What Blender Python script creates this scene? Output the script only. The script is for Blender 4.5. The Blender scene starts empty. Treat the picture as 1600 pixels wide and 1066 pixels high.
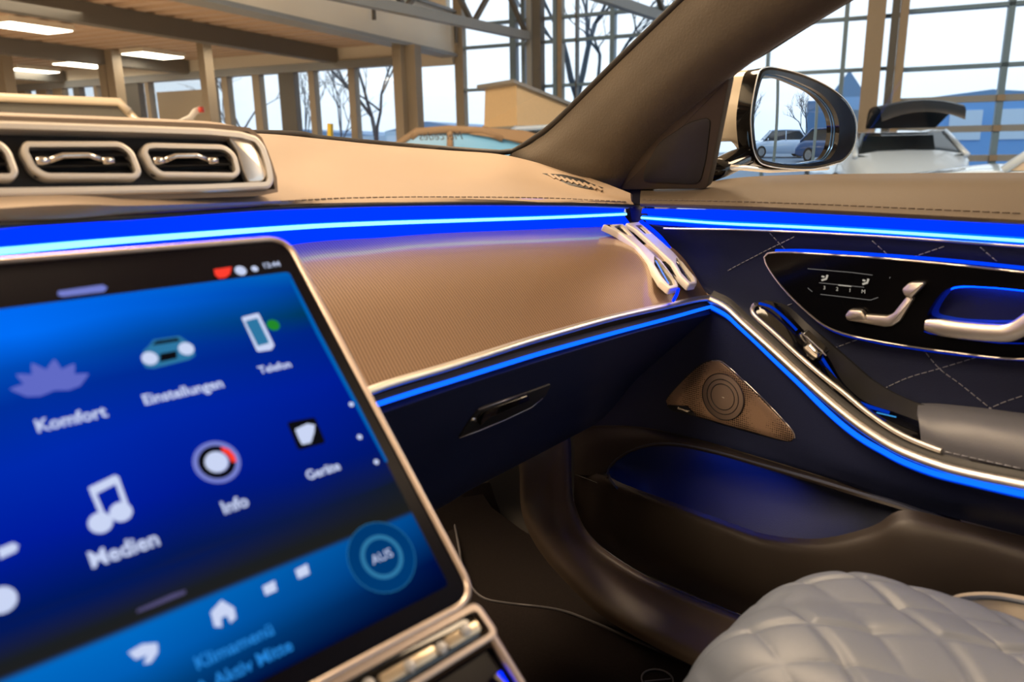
import bpy, bmesh, math, random
from mathutils import Vector, Matrix
from mathutils.bvhtree import BVHTree
random.seed(7)
# ------------------------------------------------------------------ camera
H = 1.08                                   # eye height above the showroom floor
FPX = 1200.0                               # focal length in pixels of the 1600 px frame
YAW, PITCH, ROLL = math.radians(44), math.radians(-13.9), math.radians(1.0)
FW = Vector((math.sin(YAW)*math.cos(PITCH), math.cos(YAW)*math.cos(PITCH), math.sin(PITCH)))
_r = FW.cross(Vector((0, 0, 1))).normalized(); _u = _r.cross(FW)
RT = _r*math.cos(ROLL) - _u*math.sin(ROLL)
UP = _r*math.sin(ROLL) + _u*math.cos(ROLL)
C0 = Vector((0, 0, H))
sc = bpy.context.scene
COL = sc.collection
cd = bpy.data.cameras.new('camera'); cam = bpy.data.objects.new('camera', cd); COL.objects.link(cam)
cam.matrix_world = Matrix(((RT.x, UP.x, -FW.x, 0), (RT.y, UP.y, -FW.y, 0), (RT.z, UP.z, -FW.z, H), (0, 0, 0, 1)))
cd.sensor_width = 36; cd.lens = 27.0; cd.clip_start = 0.02; cd.clip_end = 500
cd.dof.use_dof = True; cd.dof.focus_distance = 1.25; cd.dof.aperture_fstop = 6.3
sc.camera = cam
sc.view_settings.view_transform = 'Standard'; sc.view_settings.look = 'None'
sc.view_settings.exposure = 0.0; sc.view_settings.gamma = 1.0; sc.view_settings.use_curve_mapping = False
cy = sc.cycles
cy.use_denoising = True; cy.max_bounces = 8; cy.diffuse_bounces = 3; cy.glossy_bounces = 4
cy.transparent_max_bounces = 24; cy.sample_clamp_indirect = 4.0; cy.caustics_reflective = False; cy.caustics_refractive = False
# ------------------------------------------------------------------ sky
w = bpy.data.worlds.new('sky'); sc.world = w; w.use_nodes = True
nt = w.node_tree; bg = nt.nodes['Background']
tc = nt.nodes.new('ShaderNodeTexCoord'); sep = nt.nodes.new('ShaderNodeSeparateXYZ'); rp = nt.nodes.new('ShaderNodeValToRGB')
nt.links.new(tc.outputs['Generated'], sep.inputs[0]); nt.links.new(sep.outputs['Z'], rp.inputs[0]); nt.links.new(rp.outputs[0], bg.inputs[0])
rp.color_ramp.elements[0].position = 0.0; rp.color_ramp.elements[0].color = (.80, .91, 1, 1)
rp.color_ramp.elements[1].position = 0.12; rp.color_ramp.elements[1].color = (.97, .98, 1, 1)
bg.inputs[1].default_value = 1.45
# building axes: the hall is turned 22.4 degrees to the car
TB = math.radians(-22.4)
GA = Vector((math.sin(TB), math.cos(TB), 0)); GB = Vector((math.cos(TB), -math.sin(TB), 0))
def G(a, b, z): return GA*a + GB*b + Vector((0, 0, z))
def area(name, loc, size, power, color, rot=(0, 0, 0), sy=None):
    l = bpy.data.lights.new(name, 'AREA'); l.energy = power; l.color = color; l.size = size
    if sy: l.shape = 'RECTANGLE'; l.size_y = sy
    o = bpy.data.objects.new(name, l); COL.objects.link(o); o.location = loc; o.rotation_euler = rot
    return o
WARM = (1.0, .74, .48)
area('hall_lamp_light', G(5, 2, 7.6), 6, 1500, WARM, (0, 0, -TB*-1), 3)
area('hall_lamp_light', G(4, -7, 7.6), 6, 1200, WARM, (0, 0, TB), 3)
area('hall_lamp_light', G(-6, 6, 7.6), 6, 900, WARM, (0, 0, TB), 3)
area('low_hall_light', G(13, 6, 3.3), 7, 900, WARM, (0, 0, TB), 7)
# ------------------------------------------------------------------ helpers
def ray(px, py): return FW + RT*((px-800)/FPX) - UP*((py-533)/FPX)
def PX(px, py, x): r = ray(px, py); return C0 + r*(x/r.x)
def PY(px, py, y): r = ray(px, py); return C0 + r*(y/r.y)
def PZ(px, py, z): r = ray(px, py); return C0 + r*(z/r.z)       # z relative to the eye
def PD(px, py, d): return C0 + ray(px, py)*d
def PB(px, py, b): r = ray(px, py); return C0 + r*(b/r.dot(GB))
def PA(px, py, a): r = ray(px, py); return C0 + r*(a/r.dot(GA))
def ab(p): return p.dot(GA), p.dot(GB), p.z
MATS = {}
def mat(name, color=(.5, .5, .5), rough=.5, metal=0, bump=0, bscale=400, coat=0, emit=None, es=1, spec=.5, var=0, vscale=20, sheen=0):
    if name in MATS: return MATS[name]
    m = bpy.data.materials.new(name); m.use_nodes = True; n = m.node_tree; b = n.nodes['Principled BSDF']
    b.inputs['Base Color'].default_value = (*color, 1); b.inputs['Roughness'].default_value = rough; b.inputs['Metallic'].default_value = metal
    b.inputs['Specular IOR Level'].default_value = spec
    b.inputs['Coat Weight'].default_value = coat; b.inputs['Coat Roughness'].default_value = .05
    if sheen: b.inputs['Sheen Weight'].default_value = sheen; b.inputs['Sheen Roughness'].default_value = .4
    if emit: b.inputs['Emission Color'].default_value = (*emit, 1); b.inputs['Emission Strength'].default_value = es
    t = n.nodes.new('ShaderNodeTexCoord')
    if bump:
        no = n.nodes.new('ShaderNodeTexNoise'); no.inputs['Scale'].default_value = bscale; no.inputs['Detail'].default_value = 3
        bu = n.nodes.new('ShaderNodeBump'); bu.inputs['Strength'].default_value = bump; bu.inputs['Distance'].default_value = .001
        n.links.new(t.outputs['Object'], no.inputs['Vector']); n.links.new(no.outputs['Fac'], bu.inputs['Height']); n.links.new(bu.outputs[0], b.inputs['Normal'])
    if var:
        no = n.nodes.new('ShaderNodeTexNoise'); no.inputs['Scale'].default_value = vscale; no.inputs['Detail'].default_value = 5
        mx = n.nodes.new('ShaderNodeMix'); mx.data_type = 'RGBA'
        mx.inputs[6].default_value = (*[c*(1-var) for c in color], 1); mx.inputs[7].default_value = (*[min(1, c*(1+var)) for c in color], 1)
        n.links.new(t.outputs['Object'], no.inputs['Vector']); n.links.new(no.outputs['Fac'], mx.inputs[0]); n.links.new(mx.outputs[2], b.inputs['Base Color'])
    MATS[name] = m; return m
def glass(name, tint=(1, 1, 1), refl=1.0):
    m = bpy.data.materials.new(name); m.use_nodes = True; n = m.node_tree; n.nodes.clear()
    o = n.nodes.new('ShaderNodeOutputMaterial'); mx = n.nodes.new('ShaderNodeMixShader'); tr = n.nodes.new('ShaderNodeBsdfTransparent'); gl = n.nodes.new('ShaderNodeBsdfGlossy')
    fr = n.nodes.new('ShaderNodeFresnel'); fr.inputs[0].default_value = 1.45; ml = n.nodes.new('ShaderNodeMath'); ml.operation = 'MULTIPLY'; ml.inputs[1].default_value = refl
    tr.inputs[0].default_value = (*tint, 1); gl.inputs['Roughness'].default_value = 0.0
    n.links.new(fr.outputs[0], ml.inputs[0]); n.links.new(ml.outputs[0], mx.inputs[0]); n.links.new(tr.outputs[0], mx.inputs[1]); n.links.new(gl.outputs[0], mx.inputs[2]); n.links.new(mx.outputs[0], o.inputs[0])
    MATS[name] = m; return m
def emit(name, color, s=1.0):
    if name in MATS: return MATS[name]
    m = bpy.data.materials.new(name); m.use_nodes = True; n = m.node_tree; n.nodes.clear()
    o = n.nodes.new('ShaderNodeOutputMaterial'); e = n.nodes.new('ShaderNodeEmission'); e.inputs[0].default_value = (*color, 1); e.inputs[1].default_value = s
    n.links.new(e.outputs[0], o.inputs[0]); MATS[name] = m; return m

def prop(o, label=None, cat=None, group=None, kind=None):
    if label: o['label'] = label
    if cat: o['category'] = cat
    if group: o['group'] = group
    if kind: o['kind'] = kind
    return o
def thing(name, label, cat, loc=(0, 0, 0), rz=0, group=None):
    o = bpy.data.objects.new(name, None); COL.objects.link(o); o.location = loc; o.rotation_euler = (0, 0, rz)
    o.empty_display_size = .05
    return prop(o, label, cat, group)
def world_of(o):
    m = o.matrix_basis.copy()
    while o.parent: o = o.parent; m = o.matrix_basis @ m
    return m
def mk(name, verts, faces, m, parent=None, smooth=True, local=False, label=None, angle=None):
    """one mesh object; verts in world coordinates unless local"""
    me = bpy.data.meshes.new(name)
    if parent is not None and not local:
        inv = world_of(parent).inverted(); verts = [inv @ Vector(v) for v in verts]
    me.from_pydata([tuple(v) for v in verts], [], faces); me.update()
    if m: me.materials.append(m)
    if smooth:
        for p in me.polygons: p.use_smooth = True
        if angle: me.set_sharp_from_angle(angle=math.radians(angle))
    o = bpy.data.objects.new(name, me); COL.objects.link(o)
    if parent is not None: o.parent = parent
    if label: o['label'] = label
    return o
class MB:
    def __init__(s): s.v = []; s.f = []
    def add(s, v, f):
        k = len(s.v); s.v += [Vector(x) for x in v]; s.f += [tuple(i+k for i in g) for g in f]; return s
    def box(s, c, d, ax=None):
        ax = ax or (Vector((1, 0, 0)), Vector((0, 1, 0)), Vector((0, 0, 1)))
        c = Vector(c); v = [c+ax[0]*(x*d[0]/2)+ax[1]*(y*d[1]/2)+ax[2]*(z*d[2]/2) for x in (-1, 1) for y in (-1, 1) for z in (-1, 1)]
        return s.add(v, [(0, 1, 3, 2), (4, 6, 7, 5), (0, 4, 5, 1), (2, 3, 7, 6), (0, 2, 6, 4), (1, 5, 7, 3)])
    def gbox(s, a0, a1, b0, b1, z0, z1):
        return s.box(G((a0+a1)/2, (b0+b1)/2, (z0+z1)/2), (abs(a1-a0), abs(b1-b0), abs(z1-z0)), (GA, GB, Vector((0, 0, 1))))
    def bar(s, p, q, w, h, up=Vector((0, 0, 1))):
        p = Vector(p); q = Vector(q); d = (q-p); L = d.length; d.normalize(); x = d.cross(up)
        if x.length < 1e-4: x = d.cross(Vector((1, 0, 0)))
        x.normalize(); y = x.cross(d)
        return s.box((p+q)/2, (w, L, h), (x, d, y))
    def tube(s, pts, r, n=8, up=None, closed=False, ry=None, cap=True, taper=None):
        v, f = tube_vf(pts, r, n, up, closed, ry, cap, taper); return s.add(v, f)
    def build(s, name, m, parent=None, smooth=False, **k): return mk(name, s.v, s.f, m, parent, smooth, **k)
def cat_pt(p0, p1, p2, p3, t):
    return .5*((2*p1)+(-p0+p2)*t+(2*p0-5*p1+4*p2-p3)*t*t+(-p0+3*p1-3*p2+p3)*t*t*t)
def spline(pts, n, closed=False):
    """resample a polyline smoothly, n points evenly by arc length"""
    P = [Vector(p) for p in pts]; m = len(P); dense = []
    segs = m if closed else m-1
    if m == 2: return [P[0].lerp(P[1], i/(n-1)) for i in range(n)]
    for i in range(segs):
        if closed: a, b, c, d = P[(i-1) % m], P[i], P[(i+1) % m], P[(i+2) % m]
        else:
            b, c = P[i], P[i+1]; a = P[i-1] if i else 2*b-c; d = P[i+2] if i+2 < m else 2*c-b
        for k in range(10): dense.append(cat_pt(a, b, c, d, k/10))
    dense.append(P[0].copy() if closed else P[-1].copy())
    L = [0]
    for i in range(1, len(dense)): L.append(L[-1]+(dense[i]-dense[i-1]).length)
    out = []; j = 0; cnt = n if not closed else n+1
    for i in range(cnt):
        t = L[-1]*i/(cnt-1)
        while j < len(L)-2 and L[j+1] < t: j += 1
        s = (t-L[j])/max(1e-9, L[j+1]-L[j]); out.append(dense[j].lerp(dense[j+1], min(1, max(0, s))))
    return out[:n]
def tube_vf(pts, r, n=8, up=None, closed=False, ry=None, cap=True, taper=None):
    P = [Vector(p) for p in pts]; m = len(P); v = []; f = []; ry = ry or r
    nrm = None
    for i in range(m):
        if closed: t = P[(i+1) % m]-P[(i-1) % m]
        else: t = P[min(i+1, m-1)]-P[max(i-1, 0)]
        t.normalize()
        if up is not None: x = t.cross(up)
        else:
            if nrm is None:
                x = t.cross(Vector((0, 0, 1)));
                if x.length < .05: x = t.cross(Vector((1, 0, 0)))
            else: x = nrm-t*nrm.dot(t)
        if x.length < 1e-6: x = t.orthogonal()
        x.normalize(); nrm = x; y = x.cross(t)
        k = taper[i] if taper else 1
        for j in range(n):
            a = 2*math.pi*(j+.5)/n; v.append(P[i]+x*(math.cos(a)*r*k)+y*(math.sin(a)*ry*k))
    for i in range(m if closed else m-1):
        i2 = (i+1) % m
        for j in range(n):
            f.append((i*n+j, i*n+(j+1) % n, i2*n+(j+1) % n, i2*n+j))
    if cap and not closed: f.append(tuple(range(n))[::-1]); f.append(tuple((m-1)*n+j for j in range(n)))
    return v, f
def tube(name, pts, r, m, parent=None, n=10, ns=None, **k):
    lab = k.pop('label', None)
    if ns: pts = spline(pts, ns, k.get('closed', False))
    v, f = tube_vf(pts, r, n, **k); return mk(name, v, f, m, parent, True, label=lab, angle=60)
def grid(rows, nu, nv, smoothv=True):
    R = [spline(r, nu) for r in rows]; out = []
    for i in range(nu):
        out.append(spline([r[i] for r in R], nv) if smoothv else [r[i] for r in R])
    nv2 = len(out[0]); v = [out[i][j] for j in range(nv2) for i in range(nu)]
    f = [(j*nu+i, j*nu+i+1, (j+1)*nu+i+1, (j+1)*nu+i) for j in range(nv2-1) for i in range(nu-1)]
    return v, f
def thicken(v, f, t, away=True):
    """closed sheet: copy pushed away from the eye by t"""
    n = len(v); N = [Vector() for _ in v]
    for g in f:
        a = (v[g[1]]-v[g[0]]).cross(v[g[2]]-v[g[0]])
        if a.length < 1e-14: a = (v[g[2]]-v[g[0]]).cross(v[g[3 % len(g)]]-v[g[0]])
        for i in g: N[i] += a
    cen = sum(v, Vector())/n; S = sum(N, Vector())
    sg = 1 if S.dot(cen-C0) > 0 else -1
    v2 = [v[i]+(N[i].normalized() if N[i].length > 0 else Vector())*t*sg for i in range(n)]
    ff = [g if sg < 0 else g[::-1] for g in f]
    edges = {}
    for g in ff:
        for a, b in zip(g, g[1:]+g[:1]): edges[(a, b)] = 1
    side = [(b, a, a+n, b+n) for (a, b) in edges if (b, a) not in edges]
    return v+v2, ff+[tuple(i+n for i in g[::-1]) for g in ff]+side
def loft(name, rows, m, parent=None, nu=48, nv=16, t=.004, sv=True, **k):
    v, f = grid(rows, nu, nv, sv)
    if t: v, f = thicken(v, f, t)
    return mk(name, v, f, m, parent, True, angle=50, **k)
class Fr:
    """a real plane in the scene: origin, two axes; pixels meet it along the sight line"""
    def __init__(s, o, u, v):
        s.o = Vector(o); s.u = Vector(u).normalized(); v = Vector(v); s.v = (v-s.u*v.dot(s.u)).normalized(); s.n = s.u.cross(s.v)
        if s.n.dot(C0-s.o) < 0: s.n = -s.n
    def uv(s, px, py, w=0):
        r = ray(px, py); o = s.o+s.n*w; k = (o-C0).dot(s.n)/r.dot(s.n); q = C0+r*k-o; return (q.dot(s.u), q.dot(s.v))
    def p(s, u, v, w=0): return s.o+s.u*u+s.v*v+s.n*w
    def P(s, px, py, w=0): return s.p(*s.uv(px, py, w), w)
def roundpoly(pts, r, seg=5):
    out = []; n = len(pts)
    for i in range(n):
        p = Vector(pts[i]).to_2d() if len(pts[i]) > 2 else Vector(pts[i]); a = Vector(pts[i-1][:2])-p; b = Vector(pts[(i+1) % n][:2])-p
        rr = min(r, a.length*.45, b.length*.45); a.normalize(); b.normalize()
        A = p+a*rr; B = p+b*rr
        for k in range(seg+1):
            t = k/seg; out.append(A*(1-t)**2+p*2*t*(1-t)+B*t*t)
    return out
def inset(poly, d):
    n = len(poly); A = sum(poly[i].x*poly[(i+1) % n].y-poly[(i+1) % n].x*poly[i].y for i in range(n)); s = 1 if A > 0 else -1
    out = []
    for i in range(n):
        e1 = poly[i]-poly[i-1]; e2 = poly[(i+1) % n]-poly[i]
        n1 = Vector((-e1.y, e1.x)); n2 = Vector((-e2.y, e2.x))
        if n1.length > 1e-9: n1.normalize()
        if n2.length > 1e-9: n2.normalize()
        m = n1+n2
        if m.length < 1e-6: m = n1
        m.normalize(); out.append(poly[i]+m*d*s/max(.6, m.dot(n1) if n1.length > 0 else 1))
    return out
def slab_mb(fr, poly, t, bev=.001, w=0, holes=(), mb=None, dome=0):
    """plate with its front at height w over the plane, thickness t, rounded front edge"""
    mb = mb or MB(); poly = [Vector(p[:2]) for p in poly]; n = len(poly)
    rings = [(poly, w-t), (poly, w-bev), (inset(poly, bev*.3), w-bev*.3), (inset(poly, bev), w)]
    v = []; f = []
    for pl, z in rings: v += [fr.p(p.x, p.y, z) for p in pl]
    for k in range(3):
        for i in range(n): f.append((k*n+i, k*n+(i+1) % n, (k+1)*n+(i+1) % n, (k+1)*n+i))
    if dome:
        c = sum(poly, Vector((0, 0)))/n; base = rings[3][0]; prev = 3*n
        for k, (s, h) in enumerate(((.75, .45), (.45, .8), (.15, 1))):
            st = len(v); v += [fr.p(*(c+(p-c)*s), w+dome*h) for p in base]
            for i in range(n): f.append((prev+i, prev+(i+1) % n, st+(i+1) % n, st+i))
            prev = st
        f.append(tuple(prev+i for i in range(n)))
    if not holes:
        if not dome: f.append(tuple(3*n+i for i in range(n)))
        f.append(tuple(range(n))[::-1]); return mb.add(v, f)
    for side, z in ((3*n, w), (0, w-t)):
        bm = bmesh.new(); idx = {}
        loops = [[side+i for i in range(n)]]
        hv = []
        for h in holes:
            st = len(v); v += [fr.p(p[0], p[1], z) for p in h]; loops.append(list(range(st, st+len(h)))); hv.append(loops[-1])
        for lp in loops:
            vs = [bm.verts.new(v[i]) for i in lp]
            for a, i in zip(vs, lp): idx[a] = i
            for a, b in zip(vs, vs[1:]+vs[:1]): bm.edges.new((a, b))
        r = bmesh.ops.triangle_fill(bm, edges=bm.edges[:], use_beauty=True, normal=fr.n)
        for g in bm.faces: f.append(tuple(idx[x] for x in g.verts))
        bm.free()
        if z == w: top = hv
        else:
            for A, B in zip(top, hv):
                m_ = len(A)
                for i in range(m_): f.append((A[i], A[(i+1) % m_], B[(i+1) % m_], B[i]))
    return mb.add(v, f)
def slab(name, fr, poly, t, m, parent=None, bev=.001, w=0, holes=(), label=None, dome=0):
    mb = slab_mb(fr, poly, t, bev, w, holes, dome=dome)
    o = mk(name, mb.v, mb.f, m, parent, True, label=label, angle=35)
    fixn(o); return o
def fixn(o):
    bm = bmesh.new(); bm.from_mesh(o.data); bmesh.ops.recalc_face_normals(bm, faces=bm.faces[:]); bm.to_mesh(o.data); bm.free()
def uvs(fr, pts, w=0): return [Vector(fr.uv(x, y, w)) for x, y in pts]
def text(name, s, fr, px, py, h, m, parent=None, w=.0005, rot=0, shear=0, t=.0002, flip=False, label=None, u=None, align='CENTER', sx=1, bold=.0):
    cu = bpy.data.curves.new(name, 'FONT'); cu.body = s; cu.size = 1; cu.extrude = 0; cu.align_x = align; cu.align_y = 'CENTER'; cu.offset = bold; cu.shear = shear; cu.resolution_u = 3
    ob = bpy.data.objects.new(name, cu); COL.objects.link(ob)
    dg = bpy.context.evaluated_depsgraph_get(); me = bpy.data.meshes.new_from_object(ob.evaluated_get(dg))
    bpy.data.objects.remove(ob); bpy.data.curves.remove(cu)
    c = u if u is not None else fr.uv(px, py, w); cr, sr = math.cos(rot), math.sin(rot); mb = MB(); v = []
    for q in me.vertices:
        x, y = q.co.x*h*1.4*(-1 if flip else 1)*sx, q.co.y*h*1.4; v.append(fr.p(c[0]+x*cr-y*sr, c[1]+x*sr+y*cr, w))
    f = [tuple(p.vertices) for p in me.polygons]; bpy.data.meshes.remove(me)
    return mk(name, v, f, m, parent, False, label=label)
class Surf:
    """lets a seam or fitting be laid on the real surface of a finished mesh"""
    def __init__(s, *obs):
        v = []; f = []
        for o in obs:
            M = world_of(o); k = len(v); v += [M @ q.co for q in o.data.vertices]; f += [tuple(i+k for i in p.vertices) for p in o.data.polygons]
        s.t = BVHTree.FromPolygons(v, f)
    def at(s, px, py, off=0):
        r = ray(px, py).normalized(); h, n, i, d = s.t.ray_cast(C0, r)
        if h is None: return None
        if n.dot(r) > 0: n = -n
        return h+n*off
def circle(c, r, n=32, ry=None): return [Vector((c[0]+r*math.cos(2*math.pi*i/n), c[1]+(ry or r)*math.sin(2*math.pi*i/n))) for i in range(n)]
# ------------------------------------------------------------------ materials
PAD = mat('lit_tan_leather', (.40, .295, .205), .55, bump=.25, bscale=900, sheen=.2, var=.04)  # warm light put into the colour; the leather itself is darker
NAVY = mat('navy_leather', (.011, .016, .050), .6, spec=.3, bump=.3, bscale=900, var=.1)
BRWN = mat('brown_plastic', (.055, .043, .034), .55, spec=.3, bump=.2, bscale=1200, var=.08)
SUEDE = mat('suede', (.072, .056, .038), .9, bump=.5, bscale=300, var=.25, vscale=14, sheen=.3)
BLK = mat('gloss_black', (.004, .004, .005), .08, coat=.3)
BZL = mat('bezel_black', (.004, .003, .006), .3, spec=.05)
BLKM = mat('matt_black', (.012, .012, .014), .55, bump=.1)
CHR = mat('satin_chrome', (.92, .87, .80), .36, 1)
CHRB = mat('bright_chrome', (.90, .87, .84), .2, 1)
ROSE = mat('rose_metal', (.62, .52, .46), .35, 1)
CARP = mat('carpet', (.012, .009, .008), .95, spec=.08, bump=1, bscale=1500, var=.4, vscale=300)
SEATM = mat('grey_leather', (.125, .145, .19), .45, bump=.25, bscale=1000, var=.04)
THR = mat('stitch_thread', (.35, .36, .42), .7)
THRD = mat('brown_thread', (.16, .13, .11), .7)
GLOWB = emit('blue_light', (.0, .018, 1.0), 2.4)
GLOWM = emit('blue_light_bright', (.0, .10, 1.0), 2.4)
GLOWC = emit('cyan_light_core', (.22, .75, 1.0), 2.2)
GLOWL = emit('azure_light_line', (.003, .10, 1.0), 2.2)
def W(x, y, z): return Vector((x, y, z+H))
def carbon():
    m = bpy.data.materials.new('woven_carbon_trim'); m.use_nodes = True; n = m.node_tree; b = n.nodes['Principled BSDF']
    t = n.nodes.new('ShaderNodeTexCoord'); mp = n.nodes.new('ShaderNodeMapping'); mp.inputs['Rotation'].default_value = (0, .0, math.radians(12))
    w1 = n.nodes.new('ShaderNodeTexWave'); w1.wave_type = 'BANDS'; w1.bands_direction = 'X'; w1.inputs['Scale'].default_value = 95; w1.inputs['Distortion'].default_value = .2
    w2 = n.nodes.new('ShaderNodeTexWave'); w2.wave_type = 'BANDS'; w2.bands_direction = 'Y'; w2.inputs['Scale'].default_value = 95
    mu = n.nodes.new('ShaderNodeMath'); mu.operation = 'MULTIPLY'
    cr = n.nodes.new('ShaderNodeValToRGB'); cr.color_ramp.elements[0].color = (.15, .088, .052, 1); cr.color_ramp.elements[1].color = (.34, .215, .135, 1)
    n.links.new(t.outputs['Object'], mp.inputs[0])
    for q in (w1, w2): n.links.new(mp.outputs[0], q.inputs['Vector'])
    n.links.new(w1.outputs['Fac'], mu.inputs[0]); n.links.new(w2.outputs['Fac'], mu.inputs[1]); mu.use_clamp = True
    n.links.new(w1.outputs['Fac'], cr.inputs[0]); n.links.new(cr.outputs[0], b.inputs['Base Color'])
    bu = n.nodes.new('ShaderNodeBump'); bu.inputs['Strength'].default_value = .25; bu.inputs['Distance'].default_value = .0004
    n.links.new(w1.outputs['Fac'], bu.inputs['Height']); n.links.new(bu.outputs[0], b.inputs['Normal'])
    b.inputs['Metallic'].default_value = .35; b.inputs['Roughness'].default_value = .42; b.inputs['Coat Weight'].default_value = .5; b.inputs['Coat Roughness'].default_value = .08
    return m
CARB = carbon()
def stitches(name, pts, surf, m, parent, step=.0085, ln=.006, r=.0006, off=.0006):
    """dashed seam laid on a surface, one mesh"""
    P = [surf.at(x, y, off) for x, y in pts] if surf else pts
    P = [p for p in P if p is not None]
    if len(P) < 2: return
    L = sum((P[i+1]-P[i]).length for i in range(len(P)-1)); n = max(4, int(L/step)*4); S = spline(P, n+1)
    mb = MB()
    for i in range(0, n-3, 4):
        mb.tube([S[i], S[i+1], S[i+3]], r, 5)
    return mb.build(name, m, parent, True)
def onsurf(surf, pts, off=0, n=None):
    if n:
        q = spline([Vector((x, y, 0)) for x, y in pts], n); pts = [(p.x, p.y) for p in q]
    return [p for p in (surf.at(x, y, off) for x, y in pts) if p is not None]

# ================================================================== DASHBOARD
dash = thing('dashboard', 'leather topped dashboard, lit to tan, with glowing blue light band and woven brown trim', 'dashboard', (.1, .85, H-.5))
r0 = [W(-.6, 1.1, .02), W(0, 1.14, .03), W(.15, 1.14, .032), W(.30, 1.14, .033), W(.42, 1.14, .034), PY(410, 209, 1.12), PY(500, 217, 1.12), PY(600, 227, 1.10), PY(700, 235, 1.02), PY(780, 241, .92), PX(850, 257, .865), PX(930, 281, .865), PX(985, 302, .865)]
r1 = [W(-.6, .85, -.005), W(0, .85, -.004), W(.13, .86, -.003), W(.24, .87, -.002), W(.34, .89, -.001), PY(440, 262, .93), PY(520, 262, .93), PY(600, 265, .92), PY(700, 272, .88), PY(780, 278, .82), PY(850, 287, .77), PY(920, 301, .71), PX(986, 312, .862)]
r2 = [W(-.6, .672, -.038), W(-.2, .667, -.037), PY(0, 316, .672), PY(200, 312, .69), PY(310, 309, .705), PY(430, 308, .728), PY(520, 306, .745), PY(600, 305, .745), PY(700, 305, .735), PY(780, 306, .72), PY(850, 308, .70), PY(920, 312, .675), PX(988, 317, .860)]
r3 = [W(-.6, .66, -.062), W(-.2, .655, -.062), PY(0, 347, .66), PY(200, 335, .685), PY(310, 327.5, .703), PY(420, 321, .72), PY(520, 318, .72), PY(600, 316, .72), PY(700, 315, .715), PY(780, 315, .70), PY(850, 316, .68), PY(920, 317, .66), PX(990, 320, .858)]
r4 = [p+Vector((0, .010, -.006)) for p in r3]
pad = loft('upper_pad', [r0, r1, r2, r3, r4], PAD, dash, 90, 40, .006)
SP = Surf(pad)
stitches('stitching', [(x, y) for x, y in ((440, 314), (520, 311), (600, 309), (700, 308.5), (850, 310), (980, 316))], SP, THRD, dash)
# front roll edge in darker leather
roll = spline([PY(-40, 354, .657), PY(0, 352, .66), PY(200, 340, .685), PY(420, 325, .72), PY(520, 321.5, .72), PY(600, 319.5, .72), PY(700, 318, .715), PY(780, 318, .70), PY(850, 318.5, .68), PY(920, 319.5, .66), PX(990, 322, .857)], 60)
tube('edge_roll', [W(-.6, .657, -.066), W(-.2, .653, -.066)]+roll, .0022, BLKM, dash, 8)
# light band
bt = [W(-.3, .66, -.062), PY(0, 346, .668), PY(200, 334, .693), PY(420, 320, .728), PY(600, 314, .728), PY(700, 313, .723), PY(850, 313, .688), PY(985, 316, .661)]
bb = [W(-.3, .66, -.105), PY(0, 424, .665), PY(200, 404, .69), PY(460, 380, .72), PY(600, 369, .718), PY(700, 362, .713), PY(850, 356, .68), PY(985, 350, .648)]
bm_ = [(a+b)/2+Vector((0, .012, 0)) for a, b in zip(bt, bb)]
band = loft('light_band', [bt, bm_, bb], GLOWB, dash, 70, 8, .003)
core = [PY(-60, 397, .655), PY(0, 392, .66), PY(200, 374.5, .686), PY(460, 355, .719), PY(580, 349, .719), PY(700, 345, .714), PY(850, 340, .68), PY(975, 334.5, .655)]
tube('light_halo', core, .0045, GLOWM, band, 8, 60, ry=.0030)
tube('light_core', [p+Vector((0, -.004, 0)) for p in core], .0018, GLOWC, band, 8, 60, taper=[1.5-.6*i/59 for i in range(60)])
# woven trim panel
tb = [W(0, .50, -.195), W(.2, .50, -.193), PY(590, 608, .505), PY(700, 575, .505), PY(850, 528, .507), PY(955, 498, .51), PY(1042, 476, .515), PY(1106, 462, .518)]
tt = [W(0, .71, -.1), W(.25, .68, -.1), PY(460, 382, .72), PY(600, 371, .717), PY(700, 364, .712), PY(850, 358, .679), PY(925, 354, .665), PY(992, 352, .647)]
tm = [(a*.5+b*.5)+Vector((0, -.012, .010)) for a, b in zip(tt, tb)]
trim = loft('trim_panel', [tt, tm, tb], CARB, dash, 90, 30, .004)
ch = [W(.1, .498, -.197), W(.25, .498, -.197), PY(572, 613, .50), PY(700, 573, .50), PY(800, 541, .50), PY(850, 526, .502), PY(955, 497, .506), PY(1042, 478, .510), PY(1088, 468, .514), PY(1114, 465, .512)]
tube('chrome_trim', ch, .0048, CHR, dash, 12, 80, ry=.0036)
tl = [W(.1, .507, -.209), PY(582, 632, .503), PY(700, 595, .503), PY(800, 564, .503), PY(850, 549, .505), PY(955, 520, .508), PY(1042, 497, .512), PY(1092, 483, .515), PY(1111, 478, .517)]
lip = loft('lower_lip', [[p+Vector((0, .002, .006)) for p in tl], [p+Vector((0, -.001, -.001)) for p in tl], [p+Vector((0, .004, -.004)) for p in tl]], BRWN, dash, 60, 8, .003)
tube('light_line', [p+Vector((0, -.003, 0)) for p in tl], .0021, GLOWL, dash, 8, 80)
# crease line across the trim panel: soft reflections only, real groove of the lid below
gt = [W(.1, .508, -.214), PY(587, 640, .506), PY(700, 602, .506), PY(850, 555, .508), PY(1000, 511, .512), PY(1107, 485, .518)]
gm = [W(.1, .55, -.30), PY(600, 735, .555), PY(700, 697, .556), PY(800, 656, .558), PY(900, 616, .57), PY(1001, 577, .60)]
gb = [W(.1, .66, -.40), PY(610, 817, .655), PY(700, 769, .66), PY(780, 728, .665), PY(840, 697, .67), PY(893, 669, .69)]
gu = [p+Vector((0, .22, .02)) for p in gb]
glove = loft('glove_box_lid', [gt, gm, gb, gu], NAVY, dash, 60, 36, .006)
SG = Surf(glove)
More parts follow.
